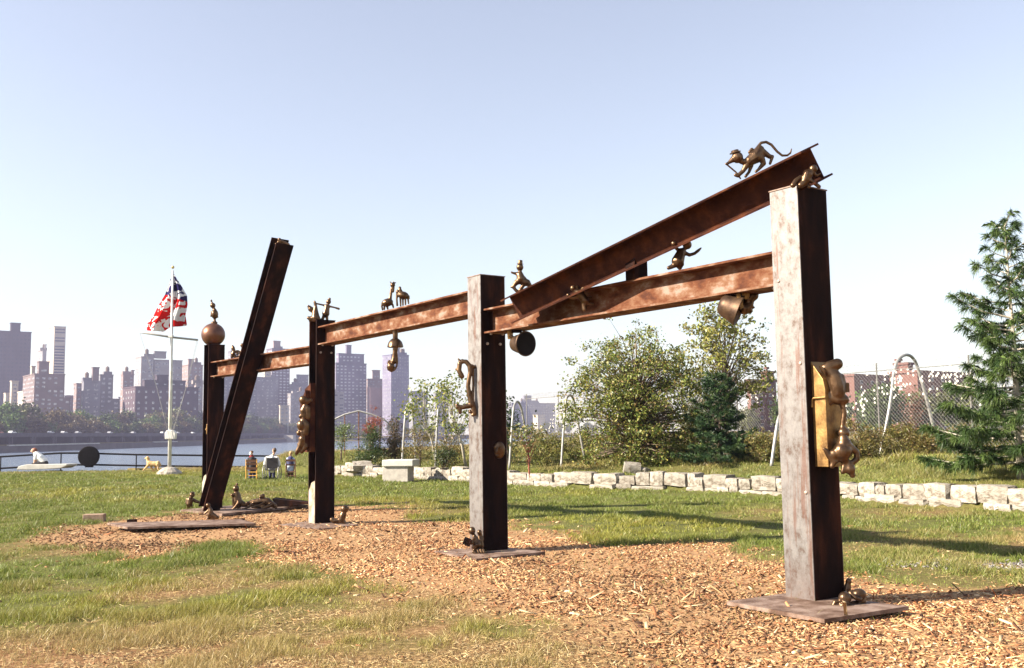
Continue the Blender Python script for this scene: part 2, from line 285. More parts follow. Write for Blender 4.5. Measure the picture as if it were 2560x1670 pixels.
# ---------------------------------------------------------------- steel frame
ZV = Vector((0, 0, 1))
def isec(mb, p0, p1, up, dep, wid, tf=.024, tw=.016):
    ax = (p1-p0).normalized(); up = (up-ax*up.dot(ax)).normalized(); sd_ = ax.cross(up); h, b_, t = dep/2, wid/2, tw/2
    pr = [(-b_, -h), (b_, -h), (b_, -h+tf), (t, -h+tf), (t, h-tf), (b_, h-tf), (b_, h), (-b_, h), (-b_, h-tf), (-t, h-tf), (-t, -h+tf), (-b_, -h+tf)]
    return mb.prism([p0 + sd_*a + up*c for a, c in pr], p1-p0)
frame = empty('steel_gantry', FR(8.3, 0, 0), 'long frame of four rusty steel posts joined by horizontal I-beams', 'sculpture frame')
POST = [(2.8569, 9.6971, 4.0, .445), (-.3655, 14.2796, 3.907, .425), (-3.6647, 19.1198, 3.862, .385), (-6.9675, 23.2076, 3.80, .375)]
PD = .343
def plate_poly(px, z, th, name, mat, parent):
    return MB().prism([G(x, y, z) - Vector((0, 0, th)) for x, y in px], (0, 0, th)).build(name, mat, parent)
PLATES = [([(1817, 1503), (2061, 1548), (2272, 1515), (1985, 1480)], .07, .035), ([(1084, 1377.5), (1191, 1397), (1363, 1379), (1225, 1364)], .035, .04), ([(698, 1311), (800, 1323), (895, 1311), (790, 1301)], .03, .05), ([(452, 1274), (555, 1284), (770, 1262), (660, 1257)], .05, .05)]
for i, (x, y, h, wn) in enumerate(POST):
    c = Vector((x, y, 0)); mb = MB()
    if i < 2:
        isec(mb, c, c + ZV*h, FD, PD, wn-.02, .03, .02); p = mb.build('post', MAT['rustdark_shade'], frame)  # shade is in the post colour; the sunward plates stay pale
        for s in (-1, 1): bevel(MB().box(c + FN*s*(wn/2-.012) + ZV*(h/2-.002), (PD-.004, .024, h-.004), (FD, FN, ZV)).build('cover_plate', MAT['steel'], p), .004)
        p['label'] = 'steel post darkened with painted shade, boxed in with pale rust-streaked cover plates'
    else:
        isec(mb, c, c + ZV*h, FD, PD, wn, .03, .02); p = mb.build('post', MAT['rustdark_shade'], frame)
        g = MB(); q = c + FN*(wn/2-.012); a = FD*(PD/2-.035); g.prism([q-a, q+a, q+a+ZV*.62, q+a*.1+ZV*.78, q-a+ZV*.82], FN*.016); g.build('gusset_plate', MAT['gusset'], p)
        p['label'] = 'rusty H-section post darkened with painted shade, with pale plate at its foot'
    poly, z, th = PLATES[i]; plate_poly(poly, z, th, 'base_plate', MAT['plate'], p)
    if i in (1, 2):
        for s in (-1, 1):
            MB().lathe(c - FD*(PD/2+.001) + FN*s*.11 + ZV*(h-.62 if i == 2 else h-.98), -FD, [(0, .02), (.02, .02), (.024, .012)], 8).build('bolt', MAT['bolt'], p)
    if i == 0:
        for a, z in ((-.12, 2.28), (-.12, 1.06), (.1, 3.1)):
            MB().lathe(c + FN*(wn/2) + FD*a + ZV*z, FN, [(-.002, .016), (.008, .016), (.012, .008)], 8).build('bolt', MAT['bolt'], p)
    MB().box(c + ZV*(h+.006), (PD+.012, wn+.012, .012), (FD, FN, ZV)).build('cap_plate', MAT['plate'] if i < 2 else MAT['rustdark_shade'], p)
def pc(i): return Vector((POST[i][0], POST[i][1], 0))
BEAMS = [(0, 1, 3.42, .33), (1, 2, 3.735, .33), (2, 3, 3.40, .31)]
for i, j, zt, wd in BEAMS:
    a, b = pc(i), pc(j); d = (b-a).normalized()
    bo = isec(MB(), a + d*(PD/2) + ZV*(zt-.175), b - d*(PD/2+.001) + ZV*(zt-.175), ZV, .35, wd).build('beam', MAT['rust'], frame)
    for s in (-1, 1):
        for q in (a + d*(PD/2+.09), b - d*(PD/2+.09)):
            MB().lathe(q + FN*s*.1 + ZV*(zt-.35), -ZV, [(0, .02), (.022, .02), (.026, .01)], 8).build('bolt', MAT['bolt'], bo)
MB().box(FR(2.3, .08, 3.55), (.16, .2, .27), (FD, FN, ZV)).build('support_block', MAT['rustdark_shade'], frame)
t_ = isec(MB(), FR(4.42, .33, 3.315), FR(-.29, .06, 4.215), ZV*math.cos(rad(24)) + FN*math.sin(rad(24)), .345, .36, .02, .014).build('tilted_beam', MAT['rustmid_shade'])  # same rust as the other beams, with shade put into the colour
tag(t_, 'rusty I-beam sloping up from the lower beam over the tallest post', 'steel beam')
lean0, lean1 = FR(15.98, .58, .05), FR(12.78, .2, 5.62)
l_ = isec(MB(), lean0, lean1, FD, .34, .37, .03, .02).build('leaning_beam', MAT['rustdark_shade'])
tag(l_, 'steel beam darkened with painted shade, leaning steeply past the frame, its foot on the mulch', 'steel beam')
sl = MB().prism([G(x, y, .1) - ZV*.035 for x, y in [(268, 1307), (319, 1318), (640, 1308), (600, 1298)]], (0, 0, .035)).build('steel_slab', MAT['plate'])
for k, (px, py) in enumerate(((330, 1314), (600, 1305), (330, 1307))):
    MB().box(G(px, py) + ZV*.03, (.16, .12, .075)).build('foot_block', MAT['rustdark_shade'], sl)
tag(sl, 'flat rusty steel slab lying on the mulch before the leaning beam', 'steel slab')
pk = MB().prism([Y(680, 1246.5, 23.2), Y(768, 1256.5, 23.2), Y(769, 1260, 23.2), Y(688, 1271, 23.2)], (-.02, .5, 0)).build('steel_wedge', MAT['rustdark_shade'])
tag(pk, 'low dark steel wedge lying behind the reclining bronze figure', 'steel wedge')
# ---------------------------------------------------------------- bronze figures, built as blended volumes
AXS = (cR, cF, cU)
def blob(name, view, y, items, mat='bronze', parent=None, vox=None, hard=False, origin=None):
    x0, y0, sc = view; mb = MB(); k = y/FPX*1.0
    def P(zx, zy, d=0.): return Y(x0+zx/sc, y0+zy/sc, y+d)
    def Rr(r): return r/sc*k
    rmin = 1e9
    for it in items:
        t = it[0]
        if t == 's': r = Rr(it[3]); mb.ell(P(it[1], it[2], it[4] if len(it) > 4 else 0), r, r, r); rmin = min(rmin, r)
        elif t == 'e':
            _, ex, ey, rx, ry = it[:5]; d = it[5] if len(it) > 5 else 0; rot = rad(it[6]) if len(it) > 6 else 0; rd = Rr(it[7]) if len(it) > 7 else Rr((rx+ry)/2)
            a = cR*math.cos(rot) + cU*math.sin(rot); b = cU*math.cos(rot) - cR*math.sin(rot)
            mb.ell(P(ex, ey, d), Rr(rx), rd, Rr(ry), (a, cF, b)); rmin = min(rmin, Rr(min(rx, ry)))
        else:
            pts = it[1]
            for A, B in zip(pts[:-1], pts[1:]):
                mb.caps(P(A[0], A[1], A[3] if len(A) > 3 else 0), Rr(A[2]), P(B[0], B[1], B[3] if len(B) > 3 else 0), Rr(B[2]))
            rmin = min(rmin, min(Rr(p[2]) for p in pts))
    o = mb.build(name, MAT[mat] if isinstance(mat, str) else mat, parent, origin, smooth=True)
    if not hard:
        v = min(vox or 1, max(.005, min(.011, rmin*.7))); m = o.modifiers.new('remesh', 'REMESH'); m.mode = 'VOXEL'; m.voxel_size = v; m.use_smooth_shade = True
        m = o.modifiers.new('smooth', 'SMOOTH'); m.factor = .5; m.iterations = 1
    return o
def fig(name, view, y, items, label, cat, mat='bronze', group=None, vox=None): return tag(blob(name, view, y, items, mat, vox=vox), label, cat, group)
V7 = (1600, 340, 3.882); Va = (490, 730, 8.627); Vb = (670, 580, 6.47); Vc = (930, 690, 6.21); Vd = (1120, 880, 5.175); Ve = (1260, 640, 5.973)
Vf = (1780, 700, 11.09); Vg = (2000, 880, 4.706); Vh = (2050, 1420, 11.09); Vi = (440, 1180, 10.355); Vj = (560, 1190, 9.917); Vk = (720, 960, 4.087); Vl = (1130, 1290, 11.9)
VW = lambda u, v=0.: FR(u, v, 0).y
def hatdisc(view, y, x, yy, r, h, parent, tilt=0, top=.62, mat='bronze', name='hat'):
    x0, y0, sc = view; c = Y(x0+x/sc, y0+yy/sc, y); k = y/FPX/sc; ax = (cU*math.cos(rad(tilt)) + cR*math.sin(rad(tilt)))
    return sharp(MB().lathe(c, ax, [(0, r*k), (r*k*.16, r*k), (r*k*.18, r*k*top), (h*k*.9, r*k*top*.94), (h*k, r*k*top*.8)], 18).build(name, MAT[mat], parent))
# globe and the figure standing on it (farthest post)
yb_ = 23.2
gb = MB().ell(Y(490+372/8.627, 730+922/8.627, yb_), .272, .272, .272, n=36, m=22).build('iron_ball', MAT['ball'], smooth=True); tag(gb, 'large rust-brown iron ball on top of the farthest post', 'ball')
o = fig('bronze_figure', Va, yb_, [('c', [(400, 690, 36), (405, 600, 28)]), ('e', 395, 665, 75, 34), ('e', 405, 480, 76, 105), ('c', [(405, 400, 44), (375, 340, 30)]), ('s', 362, 290, 60), ('c', [(350, 240, 20), (332, 190, 14)]), ('c', [(350, 430, 26, -.05), (325, 520, 20, -.05)]), ('s', 465, 540, 20)], 'plump bronze figure standing on the iron ball', 'bronze figure')
hatdisc(Va, yb_, 333, 195, 28, 30, o, -15)
# pair with a wheel on the far beam
y2 = VW(15.2, .05)
o = fig('bronze_figure', Va, y2, [('c', [(800, 1210, 42), (820, 1270, 32), (800, 1340, 46)]), ('c', [(785, 1165, 22), (795, 1200, 34)]), ('c', [(800, 1350, 28), (765, 1385, 22), (775, 1420, 20)]), ('c', [(830, 1290, 16), (900, 1300, 14)]), ('c', [(820, 1380, 24), (860, 1440, 26)])], 'small bronze figure gripping a wheel on the far beam', 'bronze figure')
cc = Y(490+890/8.627, 730+1330/8.627, y2); k2 = y2/FPX/8.627
wm = MB().tube([cc + (cR*math.cos(a) + cU*math.sin(a))*64*k2 for a in np.linspace(0, 2*math.pi, 25)[:-1]], 17*k2, 8, closed=True); wm.ell(cc, 26*k2, 20*k2, 26*k2)
for a in range(5): wm.tube([cc, cc + (cR*math.cos(a*1.257) + cU*math.sin(a*1.257))*60*k2], 9*k2, 6)
wm.build('wheel', MAT['bronze'], o, smooth=True)
fig('bronze_figure', Va, y2, [('s', 1000, 1150, 46), ('c', [(1005, 1210, 30), (1020, 1310, 48)]), ('c', [(1000, 1240, 14), (950, 1290, 14), (915, 1300, 14)]), ('c', [(1020, 1330, 36), (980, 1385, 26), (1010, 1420, 24)]), ('c', [(1040, 1230, 16), (1085, 1225, 14), (1080, 1290, 14)]), ('c', [(1030, 1360, 30), (1050, 1415, 26)])], 'round-headed small bronze figure seated facing the wheel on the far beam', 'bronze figure')
# figure crawling on the tip of the leaning beam
fig('bronze_figure', Vb, lean1.y-.05, [('s', 185, 122, 30), ('c', [(205, 148, 28), (290, 182, 24), (335, 200, 22)]), ('c', [(175, 150, 14), (150, 175, 12), (122, 192, 12)]), ('c', [(200, 130, 12), (290, 165, 12)]), ('c', [(215, 165, 16), (205, 215, 14)])], 'tiny bronze figure lying on the tip of the leaning beam', 'bronze figure')
# two on the second-farthest post
o = fig('bronze_figure', Vb, 19.05, [('c', [(770, 1390, 72), (765, 1290, 50), (772, 1200, 26), (755, 1130, 22)]), ('c', [(735, 1290, 30), (690, 1245, 46)]), ('c', [(700, 1400, 40), (655, 1390, 30)]), ('s', 780, 1415, 34), ('s', 735, 1430, 26), ('s', 690, 1425, 34), ('c', [(810, 1370, 30), (820, 1410, 34)])], 'bronze figure leaning back on the post, one arm raised', 'bronze figure')
hatdisc(Vb, 19.05, 668, 1215, 34, 34, o, -40)
fig('bronze_figure', Vb, 19.1, [('c', [(955, 1205, 42), (935, 1320, 62)]), ('s', 980, 1128, 42), ('c', [(975, 1160, 22), (965, 1190, 26)]), ('s', 998, 1082, 22), ('c', [(930, 1190, 18), (850, 1172, 15), (770, 1155, 15)]), ('s', 760, 1150, 22), ('c', [(985, 1200, 18), (1080, 1222, 15), (1145, 1242, 20)]), ('c', [(900, 1360, 26), (885, 1405, 26), (865, 1415, 20)]), ('c', [(955, 1370, 24), (955, 1412, 24)])], 'bronze figure with outstretched arms and a topknot on the post', 'bronze figure')
# giraffe and elephant
yg = VW(8.65)
fig('bronze_giraffe', Vc, yg, [('e', 240, 412, 92, 64, 0, 12), ('c', [(275, 380, 36), (290, 300, 24), (303, 200, 20)]), ('s', 322, 140, 40), ('c', [(326, 180, 28), (326, 240, 20)]), ('c', [(300, 110, 10), (282, 92, 8)]), ('c', [(340, 105, 10), (368, 105, 9)]), ('s', 335, 92, 10), ('c', [(170, 420, 26), (152, 470, 15), (165, 522, 15)]), ('c', [(230, 450, 22), (245, 510, 15)]), ('c', [(290, 430, 26), (318, 440, 17), (332, 485, 15)]), ('c', [(195, 440, 22, .1), (190, 515, 15, .1)])], 'bronze giraffe standing on the high beam', 'bronze giraffe')
fig('bronze_elephant', Vc, yg-.2, [('e', 485, 300, 92, 62, 0, -12), ('s', 432, 185, 24), ('c', [(432, 210, 28), (445, 250, 36)]), ('s', 405, 245, 36), ('c', [(392, 270, 22), (384, 360, 16), (392, 455, 17)]), ('c', [(478, 340, 18), (480, 450, 14)]), ('c', [(518, 335, 18, .1), (520, 440, 14, .1)]), ('c', [(556, 330, 18), (568, 425, 13)]), ('c', [(575, 310, 10), (582, 350, 8)]), ('c', [(440, 340, 18, .12), (445, 462, 14, .12)])], 'bronze elephant with long trunk standing on the high beam', 'bronze elephant')
# hanging bell with figure below
yh = VW(8.3); kk = yh/FPX/6.21
hb = empty('hanging_bell', Y(930+362/6.21, 690+1100/6.21, yh), 'bronze dome bell hanging from the high beam, a curled figure below', 'bell')
def vc(x, y_): return Y(930+x/6.21, 690+y_/6.21, yh)
MB().lathe(vc(362, 825), -ZV, [(0, 44*kk), (140*kk, 40*kk), (160*kk, 52*kk)], 16).build('stem', MAT['bronze'], hb, smooth=False)
sharp(MB().lathe(vc(362, 975), -ZV, [(0, 50*kk), (14*kk, 72*kk), (50*kk, 104*kk), (95*kk, 120*kk), (128*kk, 126*kk), (134*kk, 118*kk), (110*kk, 60*kk)], 26).build('dome', MAT['bronze'], hb))
blob('clapper_figure', Vc, yh, [('c', [(365, 1090, 46), (360, 1170, 40), (345, 1260, 36), (335, 1330, 44)]), ('s', 292, 1402, 58), ('c', [(320, 1330, 26), (262, 1325, 22)]), ('c', [(385, 1200, 16), (395, 1330, 14), (385, 1400, 14), (350, 1460, 14), (300, 1482, 14), (250, 1455, 14), (238, 1410, 12)]), ('c', [(300, 1340, 16), (245, 1350, 14)])], parent=hb)
# horse-headed figure on the second post
yH = FR(5.6, .30, 0).y
fig('bronze_horse', Vd, yH, [('c', [(150, 150, 28), (190, 122, 28), (235, 125, 30), (280, 180, 32), (288, 260, 30), (268, 360, 28), (258, 440, 28), (278, 560, 34), (310, 680, 44)]), ('c', [(152, 150, 32), (142, 240, 32), (180, 315, 34)]), ('c', [(158, 118, 20), (132, 88, 10)]), ('c', [(185, 115, 16), (180, 92, 8)]), ('s', 108, 225, 16), ('c', [(300, 180, 24), (325, 240, 18, .03), (328, 420, 16, .03), (318, 640, 20)]), ('c', [(310, 180, 24), (400, 215, 18, .08), (425, 212, 16, .12)]), ('c', [(290, 690, 38), (200, 715, 30), (125, 710, 28)]), ('s', 118, 690, 24), ('c', [(150, 725, 28), (158, 780, 26)]), ('c', [(330, 700, 34), (342, 800, 30)]), ('s', 290, 772, 26), ('s', 322, 815, 24)], 'bronze horse-headed creature clinging to the side of the steel post', 'bronze creature')
fig('bronze_mask', Vd, FR(5.6-PD/2-.02, -.06, 0).y, [('e', 662, 1270, 78, 112, 0, 0, 40), ('c', [(632, 1240, 12, -.035), (626, 1290, 15, -.05)]), ('e', 630, 1340, 22, 8, -.03), ('s', 600, 1230, 10, -.03), ('s', 665, 1230, 12, -.04)], 'oval bronze face mask on the dark side of the steel post', 'bronze mask', vox=.008)
# open bell
bc = Y(1260+330/5.973, 640+1310/5.973, VW(4.75)); ax = Vector((.6, -.79, -.08)).normalized(); R_ = .172
ob = empty('bell', bc, 'open bronze bell under the lower beam, its dark mouth turned outward', 'bell')
sharp(MB().lathe(bc, -ax, [(.0, R_), (.012, R_*1.02), (.03, R_*.97), (.1, R_*.8), (.18, R_*.72), (.24, R_*.62), (.275, R_*.4), (.285, R_*.1)], 30).build('shell', MAT['bell'], ob), 50)
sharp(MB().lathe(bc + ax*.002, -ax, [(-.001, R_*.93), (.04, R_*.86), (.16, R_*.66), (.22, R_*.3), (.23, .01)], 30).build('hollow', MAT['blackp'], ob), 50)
MB().ell(bc - ax*.05 + Vector((.01, 0, -.02)), .028, .028, .028).build('clapper', MAT['bronze'], ob, smooth=True)
def vE(x, y_, d=0): return Y(1260+x/5.973, 640+y_/5.973, VW(4.75)+d)
MB().prism([vE(42, 1115, .1), vE(118, 1115, .1), vE(112, 1235, .1), vE(55, 1240, .1)], (.02, .05, 0)).build('bracket', MAT['gold'], ob)
MB().tube([vE(80, 1190, .12), vE(170, 1250, .12)], .03, 10).build('axle', MAT['bronze'], ob); MB().box(vE(190, 1105, .05), (.14, .12, .07)).build('hanger', MAT['rustdark_shade'], ob)
# closed bell with striker near the tallest post
yc_ = VW(.8); kf = yc_/FPX/11.09
def vF(x, y_, d=0): return Y(1780+x/11.09, 700+y_/11.09, yc_+d)
cb = empty('bell', vF(520, 800), 'bronze bell seen from behind under the lower beam beside the tallest post', 'bell')
ap, mo = vF(195, 640, .05), vF(770, 850, -.02); axb = (mo-ap); Lb = axb.length; rb_ = 450*kf
sharp(MB().lathe(ap, axb, [(0, rb_*.15), (Lb*.04, rb_*.42), (Lb*.14, rb_*.62), (Lb*.32, rb_*.74), (Lb*.55, rb_*.8), (Lb*.8, rb_*.92), (Lb*.95, rb_*1.0), (Lb, rb_*1.02), (Lb*1.02, rb_*.95), (Lb*.8, rb_*.7)], 30).build('shell', MAT['bell'], cb), 50)
MB().prism([vF(835, 250, -.1), vF(1050, 235, -.1), vF(1055, 400, -.1), vF(1020, 500, -.1), vF(940, 540, -.1), vF(870, 500, -.1), vF(830, 400, -.1)], (.01, .04, 0)).build('bracket', MAT['gold'], cb)
MB().prism([vF(680, 380, -.12), vF(775, 365, -.12), vF(885, 750, -.12), vF(790, 815, -.12)], (.0, .04, 0)).build('strap', MAT['gold'], cb)
blob('striker', Vf, yc_, [('c', [(1000, 560, 130), (1150, 430, 150), (1230, 330, 90), (1450, 250, 40), (1680, 210, 30)]), ('c', [(900, 800, 170), (1020, 700, 130), (1080, 520, 110)]), ('s', 1040, 850, 90), ('s', 1150, 760, 40)], parent=cb)
MB().box(vF(1150, 200, .02), (.2, .14, .12)).build('hanger', MAT['rustdark_shade'], cb)
# top-hatted figure at the low end of the tilted beam
yt = VW(4.5, .3)
o = fig('bronze_figure', Ve, yt, [('s', 238, 168, 56), ('c', [(240, 225, 28), (240, 290, 58), (255, 345, 70)]), ('c', [(215, 265, 28), (150, 258, 20), (112, 245, 18)]), ('c', [(230, 370, 52), (180, 400, 42), (140, 455, 28), (112, 462, 20)]), ('c', [(140, 460, 28), (180, 520, 24), (215, 545, 24)]), ('c', [(270, 370, 60), (345, 400, 56), (385, 440, 36)]), ('c', [(270, 300, 24), (310, 330, 24), (300, 400, 22)]), ('c', [(300, 420, 30), (240, 510, 30)])], 'seated bronze figure in a tall hat at the low end of the tilted beam', 'bronze figure')
hatdisc(Ve, yt, 240, 122, 52, 62, o, 4, .7)
# climber on the beam side
fig('bronze_figure', Ve, VW(3.55, .76), [('s', 1030, 480, 46), ('s', 1092, 470, 30), ('c', [(1060, 520, 34), (1130, 560, 62), (1210, 670, 66)]), ('c', [(1110, 600, 32), (1040, 620, 34), (990, 620, 26), (960, 585, 34)]), ('c', [(1160, 520, 34), (1190, 480, 34), (1245, 415, 30), (1265, 400, 20)]), ('c', [(1200, 680, 52), (1195, 740, 38), (1205, 800, 40)]), ('c', [(1230, 650, 40), (1300, 620, 24)]), ('c', [(1220, 690, 36), (1290, 720, 24), (1330, 720, 20)])], 'bronze figure climbing the side of the lower beam beneath the tilted beam', 'bronze figure')
# figure holding up the tilted beam
fig('bronze_figure', V7, VW(1.62, .14), [('s', 458, 1056, 46), ('c', [(435, 1095, 20), (400, 1130, 46), (368, 1215, 64)]), ('c', [(385, 1115, 20), (345, 1085, 17), (335, 1060, 18)]), ('s', 328, 1044, 29), ('c', [(425, 1130, 22), (480, 1155, 18), (530, 1140, 16), (565, 1112, 16), (592, 1088, 9)]), ('c', [(340, 1250, 30), (300, 1272, 22), (278, 1280, 20)]), ('c', [(395, 1240, 36), (385, 1275, 26)])], 'round-headed bronze figure pushing up the tilted beam, one arm waving', 'bronze figure')
# long-tailed animal on the tilted beam
ya = VW(.75, .1)
o = fig('bronze_cat', V7, ya, [('c', [(1160, 140, 52), (1120, 205, 66), (1060, 245, 52), (1020, 255, 34), (985, 245, 30)]), ('s', 945, 208, 58), ('c', [(900, 230, 30), (862, 258, 16), (838, 272, 12)]), ('c', [(1185, 150, 36), (1255, 198, 24), (1285, 200, 18), (1262, 268, 14)]), ('c', [(1170, 205, 40), (1200, 265, 26), (1150, 325, 15), (1125, 345, 14)]), ('c', [(1045, 265, 36), (1000, 340, 22), (950, 385, 20), (925, 380, 16)]), ('c', [(1080, 285, 24, .05), (1058, 350, 15, .05), (1025, 392, 15, .05)]), ('c', [(1140, 110, 16), (1175, 66, 14), (1225, 58, 14), (1275, 85, 14), (1330, 150, 13), (1380, 190, 12), (1430, 188, 11), (1460, 165, 10), (1471, 125, 6)]), ('c', [(1085, 130, 18), (1062, 158, 16)]), ('c', [(832, 268, 9), (930, 350, 9), (975, 412, 9)])], 'prowling bronze cat-like animal with a long curling tail on the tilted beam', 'bronze animal', vox=.009)
hatdisc(V7, ya, 925, 165, 56, 30, o, -14, .7, name='flat_cap')
# figure on the tallest post
o = fig('bronze_figure', V7, 9.4, [('s', 1682, 318, 42), ('c', [(1660, 345, 36), (1630, 370, 50), (1605, 430, 44)]), ('c', [(1590, 400, 20), (1555, 395, 16), (1510, 435, 24), (1485, 478, 28)]), ('c', [(1620, 430, 40), (1560, 478, 34)]), ('c', [(1650, 430, 24), (1700, 462, 20), (1738, 492, 20)]), ('s', 1640, 492, 20), ('c', [(1690, 360, 14), (1715, 385, 12), (1752, 362, 8)])], 'crouching round-headed bronze figure on top of the tallest post', 'bronze figure')
# casing and figures on the shaded side of the tallest post
uf = -PD/2
cs = empty('bronze_casing', FR(uf-.08, 0, 1.3), 'golden bronze casing bolted to the shaded side of the tallest post', 'bronze casing')
prof = [(uf+.004, 1.30), (uf-.15, 1.30), (uf-.15, 2.02), (uf-.13, 2.12), (uf+.004, 2.30)]
bevel(MB().prism([FR(u, .135, z) for u, z in prof], FN*-.3).build('box', MAT['gold'], cs), .006)
MB().tube([FR(uf-.006, .15, 1.86), FR(uf-.012, .15, 1.935), FR(uf-.03, .15, 1.945), FR(uf-.165, .15, 1.95)], .011, 8).build('staple', MAT['gold'], cs)
yq = FR(uf-.2, -.02, 0).y
o = fig('bronze_figure', Vg, yq, [('c', [(300, 195, 66), (340, 175, 70), (440, 140, 68)]), ('c', [(330, 230, 70), (400, 300, 95), (430, 400, 100), (440, 470, 95)]), ('c', [(480, 300, 50), (530, 420, 30)]), ('c', [(360, 540, 45), (430, 560, 60), (520, 560, 60)]), ('c', [(500, 620, 34), (520, 720, 32), (500, 860, 28), (495, 900, 30)]), ('s', 512, 952, 72), ('c', [(340, 500, 36), (350, 600, 36)])], 'bronze figure with a rounded cap sliding down the golden casing', 'bronze figure', vox=.012)
hatdisc(Vg, yq-.02, 262, 222, 70, 18, o, 62, .9, name='collar'); MB().box(Y(2000+530/4.706, 880+420/4.706, yq+.03), (.05, .1, .09)).build('buckle', MAT['bronze'], o)
fig('bronze_figure', Vg, yq-.04, [('e', 500, 1165, 112, 108), ('c', [(590, 1110, 42), (668, 1180, 34), (672, 1260, 34), (610, 1305, 36)]), ('c', [(400, 1200, 60), (345, 1230, 36), (300, 1150, 26), (285, 1140, 20)]), ('c', [(360, 1240, 40), (400, 1290, 40), (375, 1345, 30)]), ('s', 428, 1285, 30), ('c', [(510, 1250, 62), (555, 1310, 36), (588, 1378, 66)]), ('s', 618, 1448, 36), ('c', [(520, 1330, 30), (505, 1410, 32)]), ('c', [(510, 1020, 60), (520, 1090, 90)])], 'bulky bronze figure hanging head down beneath the golden casing', 'bronze figure', vox=.012)
# group at the foot of the tallest post
yk = 9.22
fig('bronze_figure', Vh, yk, [('s', 690, 830, 175), ('e', 680, 1060, 195, 150), ('c', [(710, 740, 40), (715, 690, 20)]), ('c', [(420, 940, 60), (360, 1060, 55), (345, 1110, 45)]), ('s', 300, 1130, 26, -.02), ('s', 345, 1140, 24, -.03), ('s', 390, 1130, 24, -.03), ('c', [(560, 930, 60), (450, 930, 55)]), ('s', 855, 1050, 40, -.06), ('s', 860, 1110, 36, -.06), ('s', 870, 1165, 30, -.06), ('e', 690, 960, 130, 40, -.06)], 'squat bronze figure with big toes crouching at the foot of the tallest post', 'bronze figure', vox=.009)
fig('bronze_figure', Vh, yk+.06, [('e', 1080, 720, 200, 150), ('c', [(890, 760, 60, -.05), (1000, 830, 64, -.07), (1120, 880, 60, -.05)]), ('e', 980, 1030, 160, 125), ('c', [(1100, 960, 100), (1180, 900, 90), (1230, 1000, 70)]), ('c', [(850, 700, 80), (930, 760, 90)]), ('s', 1100, 1120, 80), ('c', [(960, 650, 40), (900, 620, 34)])], 'hunched bronze figure under a round cap beside the squat one', 'bronze figure', vox=.009)
fig('bronze_figure', Vh, yk+.42, [('s', 795, 370, 85), ('c', [(780, 430, 75), (760, 560, 100), (740, 760, 110)]), ('c', [(790, 470, 30), (830, 500, 24)]), ('c', [(700, 780, 60), (690, 1000, 60)])], 'dark bronze figure peeping out behind the foot of the tallest post', 'bronze figure', vox=.01)
# readers at the foot of the second post
yr = 13.85
o = fig('bronze_figure', Vl, yr, [('e', 595, 435, 105, 120), ('c', [(650, 560, 50), (690, 680, 95), (740, 860, 140)]), ('c', [(660, 640, 40, -.03), (600, 720, 36, -.05), (580, 810, 50, -.06)]), ('c', [(700, 920, 120), (690, 1060, 70)]), ('c', [(640, 1060, 50, -.04), (700, 1095, 45, -.05)]), ('c', [(760, 1000, 40, -.08), (790, 1085, 30, -.1)]), ('c', [(850, 1000, 40, -.08), (880, 1085, 30, -.1)]), ('c', [(930, 1010, 40, -.08), (960, 1085, 30, -.1)])], 'bronze figure holding an open box at the foot of the second post', 'bronze figure', vox=.008)
kb = yr/FPX/11.9
MB().box(Y(1130+455/11.9, 1290+765/11.9, yr-.08), (225*kb, .1, 185*kb), (cR*.93-cU*.36, cF, cU*.93+cR*.36)).build('box', MAT['rustdark_shade'], o)
fig('bronze_figure', Vl, yr+.1, [('e', 815, 490, 72, 90), ('c', [(815, 580, 50), (840, 720, 90), (850, 880, 110), (850, 1020, 100)]), ('c', [(880, 560, 30), (930, 700, 30)])], 'dark hooded bronze figure huddled against the second post', 'bronze figure', vox=.009)
# casing and figures on the third post
cs3 = empty('bronze_casing', Y(782, 1125, 18.95), 'rusty bronze casing with figures set in the channel of the third post', 'bronze casing')
q3 = pc(2) + FN*.19
MB().prism([q3 + FD*a + ZV*z for a, z in ((-.13, 1.36), (.14, 1.36), (.14, 2.55), (-.13, 2.66))], FN*.1).build('box', MAT['rustmid_shade'], cs3)
MB().prism([q3 + FN*.1 + FD*a + ZV*z for a, z in ((-.1, 1.45), (.14, 1.45), (.14, 2.3), (-.1, 2.52))], FN*.09).build('shelf', MAT['rustmid_shade'], cs3)
y3 = (q3 + FN*.25).y
fig('bronze_figure', Vk, y3, [('s', 158, 162, 46), ('c', [(185, 180, 34), (230, 165, 22)]), ('c', [(180, 215, 26), (160, 270, 38), (170, 330, 34)]), ('s', 130, 330, 22), ('s', 178, 335, 22), ('c', [(200, 250, 34), (205, 340, 30)])], 'bronze figure with a round head leaning out of the casing on the third post', 'bronze figure')
fig('bronze_figure', Vk, y3, [('e', 140, 420, 50, 56), ('c', [(160, 380, 40), (185, 420, 40), (180, 500, 36)]), ('s', 115, 500, 30), ('c', [(150, 490, 30), (160, 540, 30)])], 'pot-bellied bronze figure in the middle of the chain on the third post', 'bronze figure')
fig('bronze_figure', Vk, y3, [('c', [(150, 560, 40), (140, 600, 36), (125, 645, 32), (95, 690, 24), (85, 710, 18)]), ('s', 120, 560, 18), ('c', [(165, 570, 26), (180, 640, 26), (140, 690, 22)]), ('s', 112, 615, 20)], 'bronze figure dangling from the bottom of the casing on the third post', 'bronze figure')
